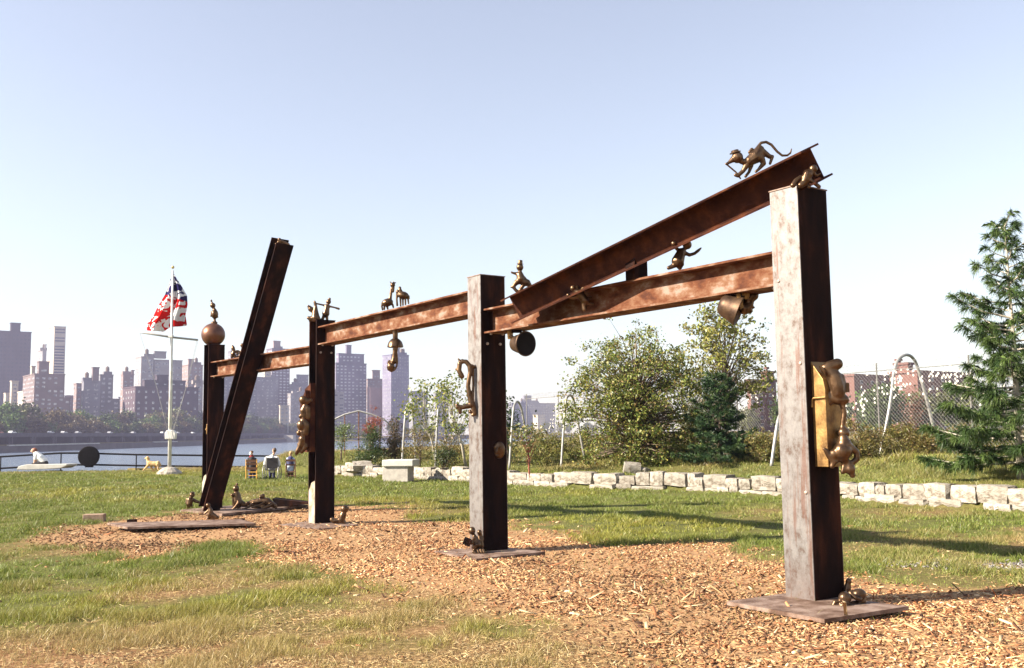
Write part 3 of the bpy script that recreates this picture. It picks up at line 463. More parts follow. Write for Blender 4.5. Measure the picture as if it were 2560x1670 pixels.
fig('bronze_figure', Vk, 18.75, [('s', 578, 1275, 40), ('c', [(575, 1300, 26), (560, 1340, 34), (545, 1390, 36)]), ('c', [(575, 1310, 14), (605, 1290, 13), (612, 1268, 13)]), ('c', [(540, 1390, 26), (510, 1415, 18)]), ('c', [(555, 1390, 26), (575, 1418, 22)]), ('c', [(530, 1390, 24), (470, 1400, 26), (450, 1385, 24)])], 'small dark bronze figure with raised arms on the mulch by the third post', 'bronze figure')
# figures on the far plates
y5 = 23.35
o = fig('bronze_figure', Vi, y5, [('s', 422, 590, 68), ('c', [(395, 650, 40), (365, 720, 78), (345, 830, 82)]), ('c', [(420, 710, 50, .1), (520, 760, 44, .1), (600, 785, 36, .1), (650, 790, 18, .1)]), ('c', [(320, 880, 40), (300, 960, 36), (275, 968, 26)]), ('c', [(385, 880, 52), (400, 970, 48)]), ('c', [(300, 700, 36), (265, 800, 30)])], 'small bronze figure standing on the far plate, pointing at the post', 'bronze figure')
hatdisc(Vi, y5, 425, 545, 66, 36, o, -8, .6)
fig('bronze_figure', Vj, 22.9, [('c', [(320, 195, 26), (345, 205, 18)]), ('c', [(315, 215, 22), (305, 250, 28)]), ('s', 298, 312, 80), ('c', [(305, 400, 60), (320, 480, 95), (335, 610, 110)]), ('c', [(250, 450, 34, -.05), (200, 470, 38, -.08)]), ('c', [(225, 500, 28, -.05), (235, 640, 36, -.05), (250, 740, 40, -.05)]), ('c', [(370, 660, 48, -.1), (290, 760, 38, -.14), (200, 845, 34, -.16)]), ('c', [(380, 650, 80), (480, 700, 70), (550, 720, 50)]), ('s', 370, 810, 40, -.1), ('c', [(360, 720, 60), (360, 800, 50)])], 'kneeling bronze figure with a pointed cap behind the leaning beam', 'bronze figure')
fig('bronze_figure', Vj, 22.8, [('s', 575, 668, 42, -.05), ('c', [(640, 665, 58), (760, 640, 72), (870, 625, 80), (980, 610, 78), (1080, 620, 86), (1160, 690, 80)]), ('s', 960, 495, 58), ('c', [(955, 530, 44), (945, 570, 50)]), ('s', 905, 518, 36, -.05), ('c', [(700, 700, 40, -.1), (640, 745, 30, -.14), (540, 800, 26, -.16), (460, 825, 24, -.17)]), ('c', [(1000, 660, 34, -.12), (860, 730, 28, -.16), (700, 775, 24, -.18)]), ('c', [(1200, 690, 56, -.08), (1100, 750, 48, -.14), (960, 800, 42, -.18)]), ('c', [(1160, 690, 80), (1260, 740, 60), (1280, 780, 45)]), ('c', [(640, 700, 50), (800, 760, 60), (1000, 760, 60)])], 'long reclining bronze figure lying face down on the far steel plate', 'bronze figure', vox=.012)
fig('bronze_figure', Vi, 20.75, [('s', 832, 857, 58), ('c', [(860, 910, 36), (900, 1000, 60), (890, 1110, 60)]), ('c', [(865, 960, 32), (800, 1030, 28), (735, 1085, 26)]), ('c', [(860, 1090, 50), (850, 1150, 44), (820, 1235, 54)]), ('s', 790, 1250, 40), ('c', [(920, 1120, 60), (960, 1210, 44), (965, 1255, 36)]), ('c', [(940, 1090, 56), (1050, 1165, 46), (1080, 1180, 36)]), ('c', [(1000, 1190, 36), (1040, 1240, 30)])], 'bronze figure crouching under the foot of the leaning beam', 'bronze figure')
fig('bronze_figure', (160, 850, 5.95), pc(3).y - .12, [('s', 2135, 1265, 20), ('c', [(2130, 1290, 16), (2135, 1330, 17), (2130, 1390, 17)]), ('c', [(2125, 1310, 10), (2108, 1335, 10)])], 'tiny pale bronze figure tucked in the channel of the farthest post', 'bronze figure', 'gold')
# ---------------------------------------------------------------- stone walls (each block is a piece)
rng = random.Random(4)
def block_mesh(seed, rough=.11):
    r = random.Random(seed); n = 3; vs = {}; V = []; Fc = []
    def vid(i, j, k):
        if (i, j, k) not in vs:
            p = Vector((i/n-.5, j/n-.5, k/n-.5)); e = sum(abs(abs(c)-.5) < 1e-6 for c in p)
            p = p*(1-.035*(e-1)) + Vector([r.uniform(-rough, rough)*(.6 if e > 1 else 1) for _ in range(3)])*.55
            vs[(i, j, k)] = len(V); V.append(tuple(p))
        return vs[(i, j, k)]
    for a in range(3):
        for s in (0, n):
            for p in range(n):
                for q in range(n):
                    def mk(x, y): c = [0, 0, 0]; c[a] = s; c[(a+1) % 3] = x; c[(a+2) % 3] = y; return vid(*c)
                    f = [mk(p, q), mk(p+1, q), mk(p+1, q+1), mk(p, q+1)]; Fc.append(f if s else f[::-1])
    me = bpy.data.meshes.new('block'); me.from_pydata(V, [], Fc); me.materials.append(MAT['stone']); return me
BLK = [block_mesh(i) for i in range(9)]
def put_block(parent, c, dx, size, rotz=0, tilt=0, me=None, name='block'):
    o = link(name, me or rng.choice(BLK), parent); o.location = Vector(c) - WO[parent]; o.scale = size
    o.rotation_euler = (tilt, rng.uniform(-.03, .03), math.atan2(dx.y, dx.x)+rotz); return o
def wall_run(px0, px1, label):
    pts = [G(x, y) for x, y in WALLPX if px0 <= x <= px1]
    if px1 > 2500: pts.append(pts[-1] + (pts[-1]-pts[-2])*1.6)
    wl = empty('stone_wall', pts[len(pts)//2], label, 'stone wall'); blocks = []
    seg = [(b-a).length for a, b in zip(pts[:-1], pts[1:])]; tot = sum(seg)
    def at(s):
        for (a, b), l in zip(zip(pts[:-1], pts[1:]), seg):
            if s <= l: return a + (b-a)*(s/l), (b-a).normalized()
            s -= l
        return pts[-1], (pts[-1]-pts[-2]).normalized()
    for course, (z0, hh) in enumerate(((0, .2), (.19, .31))):
        s = rng.uniform(0, .2)
        while s < tot:
            ln = rng.choice((.3, .42, .5, .62, .8, .95))*rng.uniform(.85, 1.1); p, d = at(s+ln/2); nrm = Vector((-d.y, d.x, 0))
            if nrm.y < 0: nrm = -nrm
            h2 = hh*rng.uniform(.78, 1.22); z = z0
            if course == 0 and rng.random() < .12: s += ln; continue
            b = put_block(wl, p + nrm*(rng.uniform(-.03, .03)+.05*course) + ZV*(z+h2/2-.06), d, (ln*1.0, .42, h2*1.06), rng.uniform(-.05, .05)); blocks.append((b, p, d, course)); s += ln + rng.uniform(.005, .03)
    return wl, blocks
wL, bL = wall_run(800, 1646, 'low granite block wall running from the gap towards the river')
wR, bR = wall_run(1660, 2600, 'low granite block wall between the gap and the tall pine')
for px, py, sz, rt, tl in ((905, 1166, (.8, .4, .3), .3, .5), (880, 1170, (.5, .4, .35), -.5, -.3), (925, 1176, (.6, .4, .35), .1, 0), (945, 1178, (.5, .4, .3), .2, 0)):
    p = Y(px, py, 40.6); put_block(wL, p, Vector((1, 0, 0)), sz, rt, tl)
for k, (px, py, sz, lb) in enumerate(((1580, 1172, (.5, .4, .34), 'larger pale boulder on the bank above the granite wall'), (1608, 1178, (.36, .3, .24), 'smaller pale boulder on the bank above the granite wall'))):
    p = Y(px, py, 30.3); o = link('boulder', BLK[k+3], None, p); o.scale = sz; o.rotation_euler = (.2, .1, k); tag(o, lb, 'boulder')
def letter(block, ch, size, mat, off):
    cu = bpy.data.curves.new('letter', 'FONT'); cu.body = ch; cu.size = size; cu.extrude = .004; cu.align_x = 'CENTER'; cu.align_y = 'CENTER'
    t = bpy.data.objects.new('letter', cu); COL.objects.link(t); me = bpy.data.meshes.new_from_object(t); bpy.data.objects.remove(t); me.materials.append(mat)
    o = bpy.data.objects.new('letter', me); COL.objects.link(o); o.parent = block; return o
def mark(blocks, px, course, ch, size, mat):
    b, p, d, c_ = min((q for q in blocks if q[3] == course), key=lambda q: abs((q[1].x/q[1].y) - (px-1280)/FPX))
    o = letter(b, ch, size, mat, 0); sx, sy, sz = b.scale; dr = -1 if d.x > 0 else 1
    oy = .515 if course else .56; o.location = (0, -oy if d.x > 0 else oy, 0); o.rotation_euler = (math.pi/2, 0, 0 if d.x > 0 else math.pi); o.scale = (1/sx, 1/sz, 1/sy)
mark(bR, 1925, 1, 'K', .2, MAT['carve']); mark(bR, 1765, 1, 'O', .2, MAT['carve']); mark(bR, 2452, 0, 'F', .17, MAT['chalk'])
# stone bench
bb = G(1000, 1204); sb = empty('stone_bench', bb, 'stone bench of a pale slab laid on a dark cut block', 'bench')
bx_ = (Vector((.985, -.17, 0)), Vector((.17, .985, 0)), ZV)
bevel(MB().box(bb + Vector((-.1, .35, .26)), (.95, .8, .54), bx_).build('base', MAT['concrete'], sb), .02); bevel(MB().box(bb + Vector((.0, .3, .66)), (1.15, .9, .24), bx_).build('slab', MAT['stonew'], sb), .03)
# loose paver on the lawn
pb = G(228, 1306); o = bevel(MB().box(pb + ZV*.07 + Vector((0, .15, 0)), (.4, .24, .17), (Vector((.98, .17, 0)), Vector((-.17, .98, 0)), ZV)).build('concrete_block', MAT['brickm']), .012); tag(o, 'single tan concrete block lying on the lawn', 'concrete block')
# ---------------------------------------------------------------- railing, disc, slab, flagpole
RY = 56.
rail = empty('railing', Y(300, 1180, RY), 'long dark pipe railing with two rails along the river edge', 'railing')
topr = [(-240, 1156), (0, 1142), (150, 1132.8), (200, 1132.5), (341, 1136.6), (506, 1138.5), (720, 1140.5), (930, 1142)]; lowr = [(-240, 1183), (0, 1171), (150, 1162), (243, 1162), (341, 1164), (506, 1166), (720, 1168.5), (930, 1170)]
for nm, l in (('top_rail', topr), ('lower_rail', lowr)): MB().tube([Y(x, y_, RY) for x, y_ in l], .05, 8).build(nm, MAT['blackp'], rail, smooth=True)
for px in (-170, 2, 153, 341, 530, 716, 905):
    yt_ = float(np.interp(px, [a for a, b in topr], [b for a, b in topr])); p = Y(px, yt_, RY); MB().tube([(p.x, p.y, -.75), (p.x, p.y, p.z)], .035, 8).build('rail_post', MAT['blackp'], rail, smooth=True)
dk = Y(222, 1141, RY-.16); ds = empty('black_disc', dk, 'big flat black disc fixed upright on the railing', 'disc')
sharp(MB().lathe(dk, (.15, -1, 0), [(-.1, .5), (-.06, .57), (.05, .57), (.09, .53), (.1, .3)], 40).build('disc', MAT['blackp'], ds)); MB().box(dk + Vector((0, .1, -.56)), (.42, .14, .1)).build('bracket', MAT['blackp'], ds)
SY = 52.6; s0 = gzs(-25, SY)
def vN(x, y_, d=0): return Y(x/9.154, 1090+y_/9.154, SY+d)
stl = MB(); pl = [vN(370, 770), vN(420, 690), vN(600, 650), vN(1530, 640), vN(1520, 680), vN(1400, 735), vN(1050, 760), vN(620, 775)]
o = MB().prism(pl, (.25, .75, 0)).build('stone_slab', MAT['stonew']); bevel(o, .03); tag(o, 'long pale stone slab with tapered end beside the railing', 'stone slab')
fy = 46.86; fb = G(423, 1185); flag = empty('flagpole', fb, 'white flagpole with gold ball, crossbar and ropes on a stone foot', 'flagpole')
top = Y(432, 676, fy); MB().tube([Y(423.5, 1185, fy), Y(427, 950, fy), top], [.085, .075, .045], 14).build('pole', MAT['whitep'], flag, smooth=True)
MB().ell(Y(432, 668, fy), .08, .08, .08).build('finial', M('gilt', (.75, .6, .28), 5, .3, .7), flag, smooth=True)
MB().tube([Y(349, 830, fy-.5), Y(429, 843, fy), Y(495, 850, fy+.5)], .05, 10).build('crossbar', MAT['galv'], flag, smooth=True)
bevel(MB().box(Y(427.5, 841, fy), (.2, .2, .14)).build('collar', MAT['whitep'], flag), .02)
pq = [(-.24, 0), (.24, 0), (.26, .28), (.16, .42), (-.16, .42), (-.25, .28)]; cq = Y(424.5, 1098, fy-.14)
bevel(MB().prism([cq + Vector((a, 0, b)) for a, b in pq], (0, .26, 0)).build('cleat_box', MAT['whitep'], flag), .03)
MB().lathe(fb - ZV*.1, ZV, [(0, .62), (.2, .55), (.38, .3), (.44, .12)], 14).build('stone_foot', MAT['stone'], flag)
for a, b in (((349, 831), (425, 1100)), ((495, 851), (430, 1080)), ((492, 851), (424, 1110))): MB().tube([Y(*a, fy-.2), Y((a[0]+b[0])/2+4, (a[1]+b[1])/2, fy-.2), Y(*b, fy-.2)], .008, 5).build('rope', MAT['galv'], flag)
def flag_mat():
    m, t, b, nd, lk = new_mat('flag_cloth'); nd.remove(b)
    tc = nd.new('ShaderNodeTexCoord'); n = nd.new('ShaderNodeTexNoise'); n.inputs['Scale'].default_value = 2.5; n.inputs['Detail'].default_value = 1.0; n.inputs['Distortion'].default_value = 1.3
    mp = nd.new('ShaderNodeMapping'); mp.inputs['Rotation'].default_value = (0, .5, 0); mp.inputs['Scale'].default_value = (1, .3, 1.35); lk.new(tc.outputs['Object'], mp.inputs[0]); lk.new(mp.outputs[0], n.inputs['Vector'])
    r = ramp(nd, [(.455, (0, 0, 0)), (.475, (1, 1, 1))]); lk.new(n.outputs[0], r.inputs[0])
    s = nd.new('ShaderNodeSeparateXYZ'); lk.new(tc.outputs['Object'], s.inputs[0]); ad = nd.new('ShaderNodeMath'); ad.operation = 'MULTIPLY_ADD'; ad.inputs[1].default_value = .35; lk.new(s.outputs[0], ad.inputs[0]); lk.new(s.outputs[2], ad.inputs[2])
    gt = nd.new('ShaderNodeMath'); gt.operation = 'GREATER_THAN'; gt.inputs[1].default_value = 1.75; lk.new(ad.outputs[0], gt.inputs[0])
    c1 = nd.new('ShaderNodeMix'); c1.data_type = 'RGBA'; lk.new(gt.outputs[0], c1.inputs[0]); c1.inputs[6].default_value = (.62, .016, .014, 1); c1.inputs[7].default_value = (.035, .03, .12, 1)
    c2 = nd.new('ShaderNodeMix'); c2.data_type = 'RGBA'; lk.new(r.outputs[0], c2.inputs[0]); c2.inputs[6].default_value = (.8, .79, .8, 1); lk.new(c1.outputs[2], c2.inputs[7])
    d = nd.new('ShaderNodeBsdfDiffuse'); tr = nd.new('ShaderNodeBsdfTranslucent'); mx = nd.new('ShaderNodeMixShader'); mx.inputs[0].default_value = .4
    for q in (d, tr): lk.new(c2.outputs[2], q.inputs[0])
    lk.new(d.outputs[0], mx.inputs[1]); lk.new(tr.outputs[0], mx.inputs[2]); lk.new(mx.outputs[0], nd['Material Output'].inputs[0]); return m
def vP(x, y_, d=0): return Y(340+x/7.394, 650+y_/7.394, fy+.12+d)
fm = MB(); NU, NV = 44, 36
for j in range(NV+1):
    t = j/NV
    for i in range(NU+1):
        s = i/NU; Lx = np.interp(t, [0, .18, .36, .55, .75, .9, 1], [668, 610, 540, 420, 320, 200, 205]); Rx = np.interp(t, [0, .1, .25, .42, .6, .8, 1], [700, 760, 850, 945, 955, 915, 945])
        yb = np.interp(s, [0, .22, .42, .55, .62, .68, .82, 1], [1300, 1295, 1335, 1270, 1250, 1235, 1215, 1200]); yy_ = 262 + (yb-262)*t + 30*t*math.sin(s*9)*.5
        fm.v.append(vP(Lx+(Rx-Lx)*s, yy_, (.22*math.sin(s*13+t*2.5) + .1*math.sin(s*23+1))*t**.6 + .12))
for j in range(NV):
    for i in range(NU): a = j*(NU+1)+i; fm.f.append((a, a+1, a+NU+2, a+NU+1))
o = fm.build('flag', flag_mat(), smooth=True); m_ = o.modifiers.new('thickness', 'SOLIDIFY'); m_.thickness = .006; tag(o, 'white flag with red and navy patches draped round the pole', 'flag')
# ---------------------------------------------------------------- people and dog
Vm = (590, 1100, 13.22); PY = 39.6
def person(view, y, body, parts, label):
    ref = blob('body', view, y, body, 'skin', vox=.022); loc = Vector(WO[ref]); p = empty('person', loc, label, 'person'); ref.parent = p; ref.location = (0, 0, 0); WO[ref] = loc.copy()
    for nm, items, mt in parts: blob(nm, view, y, items, mt, parent=p, vox=.022)
    return p
def legs(x, yk_, yf): return [('c', [(x-40, yk_, 40, -.1), (x-45, yk_+20, 34, -.55), (x-50, yf, 26, -.5)]), ('c', [(x+40, yk_, 40, -.1), (x+45, yk_+20, 34, -.55), (x+50, yf, 26, -.5)])]
def seated(hx, hy, hr, cx, sh, hip, wS):     # a person seen from behind, sitting facing away (+y)
    return [('e', hx, hy, hr*.86, hr*1.12), ('c', [(hx, hy+hr, hr*.5), (cx, sh, hr*.6)]), ('c', [(cx-wS*.5, sh+20, 34), (cx, sh+20, 50), (cx+wS*.5, sh+20, 34)]), ('c', [(cx, sh+20, 80), (cx, hip-60, 95), (cx, hip, 105)]),
            ('c', [(cx-wS*.55, sh+30, 36), (cx-wS*.75, (sh+hip)/2+20, 30, .05), (cx-wS*.6, hip-20, 24, .25)]), ('c', [(cx+wS*.55, sh+30, 36), (cx+wS*.75, (sh+hip)/2+20, 30, .05), (cx+wS*.6, hip-20, 24, .25)]),
            ('c', [(cx-45, hip, 62), (cx-55, hip-6, 48, .45), (cx-58, 1270, 32, .48), (cx-58, 1285, 34, .6)]), ('c', [(cx+45, hip, 62), (cx+55, hip-6, 48, .45), (cx+58, 1270, 32, .48), (cx+58, 1285, 34, .6)])]
def torso(cx, sh, hip, wS, g=12): return [('c', [(cx-wS*.5, sh+22, 34+g), (cx, sh+16, 50+g), (cx+wS*.5, sh+22, 34+g)]), ('c', [(cx, sh+20, 80+g), (cx, hip-60, 95+g), (cx, hip-10, 100+g)])]
def sleeves(cx, sh, hip, wS, g=12, full=True):
    k = []
    for s in (-1, 1):
        pts = [(cx+s*wS*.55, sh+30, 36+g), (cx+s*wS*.75, (sh+hip)/2+20, 30+g, .05)]
        if full: pts.append((cx+s*wS*.6, hip-20, 24+g, .25))
        k.append(('c', pts))
    return k
def trousers(cx, hip, g=10): return [('c', [(cx-45, hip, 64+g), (cx-55, hip-6, 50+g, .45), (cx-58, 1240, 34+g, .48)]), ('c', [(cx+45, hip, 64+g), (cx+55, hip-6, 50+g, .45), (cx+58, 1240, 34+g, .48)])]
person(Vm, PY, seated(505, 440, 66, 530, 600, 1000, 190), [('cardigan', torso(530, 600, 1000, 190) + sleeves(530, 600, 1000, 190), 'black_cloth'), ('scarf', [('c', [(470, 560, 46), (555, 560, 46)]), ('c', [(520, 520, 50), (515, 570, 60)])], 'red_cloth'), ('skirt', trousers(530, 1000, 22), 'navy'), ('cap', [('e', 520, 395, 60, 46)], 'hair'), ('hair', [('e', 490, 450, 56, 66, -.01)], 'white_cloth')], 'person with pale hair and red scarf seated in a yellow chair, back turned')
person(Vm, PY, seated(1262, 350, 72, 1190, 560, 990, 330), [('shirt', torso(1190, 560, 990, 330, 14) + sleeves(1190, 560, 990, 330, 14), 'white_cloth'), ('trousers', trousers(1190, 990), 'navy'), ('hair', [('e', 1275, 330, 64, 74, -.02)], 'hair')], 'person in a white shirt seated in a wheelchair, back turned')
person(Vm, PY, seated(1805, 450, 66, 1800, 600, 1010, 180), [('shirt', torso(1800, 600, 1010, 180) + sleeves(1800, 600, 1010, 180, 12, False), 'blue_cloth'), ('waistcoat', torso(1800, 600, 800, 120, 16), 'navy'), ('trousers', trousers(1800, 1010), 'wood_d'), ('hair', [('e', 1815, 425, 62, 62, -.02)], M('fair_hair', (.42, .27, .12), 20, .6))], 'fair-haired person seated in a slatted wooden chair, back turned')
def P5(x, y_, d=0): return Y(590+x/13.22, 1100+y_/13.22, PY+d)
def stick(par, nm, a, b, r, mat): MB().tube([a, b], r, 6).build(nm, MAT[mat], par)
def chair(label, x0, x1, ytop, yseat, mat, slats, back):
    c = empty('chair', P5((x0+x1)/2, 1300), label, 'chair')
    for x in (x0, x1):
        stick(c, 'leg', P5(x, 1302, -.22), P5(x, ytop, -.28), .022, mat); stick(c, 'leg', P5(x, 1290, .28), P5(x, yseat, .26), .022, mat); stick(c, 'stretcher', P5(x, 1190, -.22), P5(x, 1185, .26), .015, mat); stick(c, 'arm', P5(x, yseat-150, -.24), P5(x, yseat-150, .24), .018, mat)
    stick(c, 'stretcher', P5(x0, 1180, -.22), P5(x1, 1180, -.22), .016, mat)
    MB().prism([P5(x0-5, yseat+20, -.24), P5(x1+5, yseat+20, -.24), P5(x1+5, yseat+20, .28), P5(x0-5, yseat+20, .28)], (0, 0, .04)).build('seat', MAT[mat], c)
    for a, b in slats: MB().prism([P5(x0, a, -.3), P5(x1, a, -.3), P5(x1, b, -.28), P5(x0, b, -.28)], (0, .02, 0)).build('slat', MAT[back], c)
    return c
chair('yellow wooden chair with red seat back holding the person in a red scarf', 330, 690, 640, 1050, 'wood_y', ((650, 740), (760, 830), (900, 980)), 'wood_d')
chair('dark slatted wooden chair holding the fair-haired person', 1650, 1960, 620, 1040, 'wood_d', ((640, 710), (800, 850)), 'wood_d')
wc = empty('wheelchair', P5(1190, 1300), 'wheelchair with a square black back and large spoked wheels', 'wheelchair')
MB().prism([P5(1020, 590, -.32), P5(1380, 590, -.32), P5(1375, 950, -.26), P5(1010, 950, -.26)], (0, .04, 0)).build('backrest', MAT['black_cloth'], wc); MB().prism([P5(1010, 1010, -.25), P5(1390, 1010, -.25), P5(1390, 1010, .25), P5(1010, 1010, .25)], (0, 0, .05)).build('seat', MAT['black_cloth'], wc)
for s, x in ((-1, 940), (1, 1440)):
    c = P5(x, 1080, -.05); R2 = c.z + .0; wh = MB().tube([c + Vector((.03*s*math.sin(a)*0, math.cos(a), math.sin(a)))*.3 + Vector((0, 0, 0)) for a in np.linspace(0, 6.283, 25)[:-1]], .018, 6, closed=True)
    for a in range(8): wh.tube([c, c + Vector((0, math.cos(a*.785), math.sin(a*.785)))*.3], .006, 4)
    wh.build('wheel', MAT['galv'], wc); stick(wc, 'frame_tube', P5(x+s*-60, 560, -.3), P5(x+s*-60, 1180, -.2), .014, 'galv'); stick(wc, 'armrest', P5(x+s*-60, 860, -.25), P5(x+s*-60, 860, .2), .02, 'black_cloth')
    cc_ = P5(x-s*60, 1240, .4); MB().tube([cc_ + Vector((0, math.cos(a), math.sin(a)))*.08 for a in np.linspace(0, 6.283, 15)[:-1]], .016, 6, closed=True).build('caster', MAT['black_cloth'], wc); stick(wc, 'frame_tube', P5(x-s*60, 1020, -.2), P5(x-s*60, 1180, .42), .014, 'galv')
    stick(wc, 'push_handle', P5(x-s*60, 565, -.3), P5(x-s*60, 560, -.45), .018, 'black_cloth')
Vn_ = (0, 1090, 9.154)
person(Vn_, SY+.35, [('e', 765, 335, 46, 56, 0, 12), ('s', 715, 350, 18), ('c', [(790, 385, 30), (830, 430, 40)]), ('c', [(840, 420, 62), (930, 500, 78), (1010, 600, 74)]), ('c', [(830, 440, 36, -.1), (800, 540, 26, -.14), (785, 620, 22, -.16), (760, 640, 20, -.16)]), ('c', [(860, 440, 36, .15), (830, 560, 26, .18), (800, 630, 22, .18)]), ('c', [(1010, 630, 58, -.05), (860, 640, 44, -.12), (760, 650, 36, -.14)]), ('c', [(1010, 630, 58, .15), (870, 640, 42, .2), (780, 655, 34, .2)])],
       [('shirt', [('c', [(838, 415, 72), (930, 500, 90), (1005, 570, 84)]), ('c', [(830, 440, 46, -.1), (808, 520, 36, -.13)]), ('c', [(860, 440, 44, .15), (840, 530, 36, .18)])], 'white_cloth'), ('trousers', [('c', [(1040, 625, 66, -.05), (860, 640, 52, -.12), (760, 650, 42, -.14)]), ('c', [(1040, 625, 66, .15), (870, 640, 50, .2), (780, 655, 42, .2)])], 'black_cloth'), ('hair', [('e', 800, 320, 56, 50, 0, -10)], M('auburn_hair', (.2, .07, .035), 20, .6))], 'person in a white shirt sitting hunched on the pale stone slab')
Vo = (340, 1120, 17.)
o = fig('dog', Vo, 48.5, [('c', [(560, 640, 105, -.02), (700, 680, 115), (850, 680, 105), (930, 640, 95)]), ('c', [(540, 600, 80), (500, 520, 62), (500, 440, 62)]), ('s', 490, 420, 70), ('c', [(450, 440, 42), (400, 440, 34)]), ('c', [(560, 440, 26, .04), (550, 520, 28, .05)]), ('c', [(540, 700, 66, -.06), (440, 820, 42, -.06), (350, 900, 32, -.06), (310, 950, 28, -.06)]), ('c', [(620, 740, 60, .06), (680, 860, 38, .06), (720, 960, 32, .06), (725, 1060, 34, .06)]), ('c', [(920, 700, 80, -.06), (960, 800, 44, -.06), (930, 880, 30, -.06), (1000, 980, 28, -.06), (1000, 1060, 32, -.06)]), ('c', [(880, 720, 70, .06), (820, 820, 42, .06), (850, 900, 30, .06), (760, 1000, 28, .06), (740, 1060, 30, .06)]), ('c', [(990, 620, 30), (1050, 700, 26), (1040, 800, 18)])], 'tall golden dog walking on the lawn beside the flagpole', 'dog', 'fur', vox=.02)
# ---------------------------------------------------------------- tube hoops and arched frame
def hoop(px, y0_, y1_, label):
    n = len(px); P = [Y(x, y_, y0_ + (y1_-y0_)*i/(n-1)) for i, (x, y_) in enumerate(px)]; Q = []
    for e in (0, -1): P[e].z = min(P[e].z, gzs(P[e].x, P[e].y)-.05)
    for i in range(n-1):
        a, b, c, d = P[max(i-1, 0)], P[i], P[i+1], P[min(i+2, n-1)]
        for t in np.linspace(0, 1, 6)[:-1]: Q.append(.5*((2*b) + (c-a)*t + (2*a-5*b+4*c-d)*t*t + (3*b-a-3*c+d)*t**3))
    Q.append(P[-1]); o = MB().tube(Q, .05 if y0_ < 32 else .04, 10).build('steel_hoop', MAT['galv'], smooth=True); tag(o, label, 'steel hoop', 'steel hoops on the bank')
hoop([(2197, 1152), (2222, 1030), (2236, 925), (2248, 897), (2266, 887), (2283, 896), (2296, 925), (2322, 1020), (2352, 1148)], 31, 32.5, 'tall narrow steel tube hoop on the bank beside the big pine')
hoop([(1004, 1130), (1012, 1050), (1016, 1018), (1022, 1008), (1028, 1016), (1032, 1045), (1040, 1135)], 40, 41, 'steel tube hoop standing beside the brown cypress')
hoop([(1088, 1130), (1094, 1040), (1098, 1020), (1103, 1012), (1108, 1022), (1111, 1050), (1120, 1130)], 38, 39, 'steel tube hoop half hidden by the young tree')
hoop([(1272, 1125), (1282, 1040), (1286, 1013), (1293, 1004), (1300, 1012), (1308, 1045), (1325, 1130)], 34.5, 35.5, 'leaning steel tube hoop behind the red-stemmed shrub')
hoop([(1402, 1145), (1410, 1060), (1415, 1003), (1419, 992), (1425, 988), (1432, 995), (1438, 1020), (1464, 1140)], 33.5, 34.5, 'steel tube hoop at the edge of the leafy tree')
hoop([(1927, 1150), (1941, 1075), (1948, 1042), (1960, 1030), (1972, 1042), (1980, 1075), (2000, 1150)], 29.5, 30.5, 'steel tube hoop behind the tallest post')
ar = empty('pipe_arch', Y(895, 1150, 47), 'pale arched pipe on thin rusty uprights by the water', 'pipe arch')
MB().tube([Y(x, y_, 47) for x, y_ in ((815, 1062), (832, 1050), (862, 1036), (896, 1027), (930, 1036), (959, 1048), (985, 1070))], .04, 8).build('arch', MAT['galv'], ar, smooth=True)
for x, y_ in ((862, 1036), (897, 1028), (950, 1044)): a = Y(x, y_, 47); MB().tube([a, (a.x, a.y, gzs(a.x, a.y)-.1)], .028, 6).build('upright', MAT['rust'], ar)
# ---------------------------------------------------------------- chain-link fence with white tags
F0, F1 = Vector((16.2, 22.5, 0)), Vector((.6, 53, 0)); FV = (F1-F0).normalized(); FL = (F1-F0).length; FH = 2.75
def fz(s): p = F0 + FV*s; return gzs(p.x, p.y)
fence = empty('chain_link_fence', F0 + FV*FL/2 + ZV*.7, 'chain-link fence with white tags woven in and wire along the top', 'fence')
fb0 = .72
for s in np.arange(0, FL+.1, 3.4): p = F0 + FV*s; MB().tube([p + ZV*(fb0-.4), p + ZV*(fb0+FH+.25)], .024, 6).build('fence_post', MAT['wire'], fence)
MB().tube([F0 + ZV*(fb0+FH), F1 + ZV*(fb0+FH)], .014, 6).build('top_rail', MAT['wire'], fence)
cm = MB(); sp_ = .13
for s in np.arange(-FH, FL, sp_):
    for d in (1, -1):
        a0, a1 = (s, s+FH) if d > 0 else (s+FH, s); z0, z1 = 0., FH
        if min(a0, a1) < 0 or max(a0, a1) > FL: continue
        cm.tube([F0 + FV*a0 + ZV*(fb0+z0), F0 + FV*a1 + ZV*(fb0+z1)], .0026, 3, cap=False)
tag(cm.build('wire_mesh', MAT['wire'], fence), kind='stuff')
br = MB(); r_ = random.Random(8)
for k in range(3): br.tube([F0 + FV*s + ZV*(fb0+FH+.07+.07*k+.04*math.sin(s*5+k)) for s in np.arange(0, FL, .25)], .004, 3)
for s in np.arange(0, FL, .16): c = F0 + FV*s + ZV*(fb0+FH+.16); br.tube([c + FV*.12*math.cos(a) + ZV*.13*math.sin(a) for a in (0, 1.2, 2.4, 3.6, 4.8)], .003, 3)
tag(br.build('top_wire', MAT['galv'], fence), kind='stuff')
tm = MB().box((0, 0, 0), (.068, .01, .068), (Vector((.707, 0, .707)), Vector((0, 1, 0)), Vector((-.707, 0, .707))))
tme = bpy.data.meshes.new('tag'); tme.from_pydata([tuple(v) for v in tm.v], [], tm.f); tme.materials.append(M('white_tag', (.42, .4, .37), 10, .6)); fn = FV.cross(ZV); fang = math.atan2(FV.y, FV.x); seen = set()
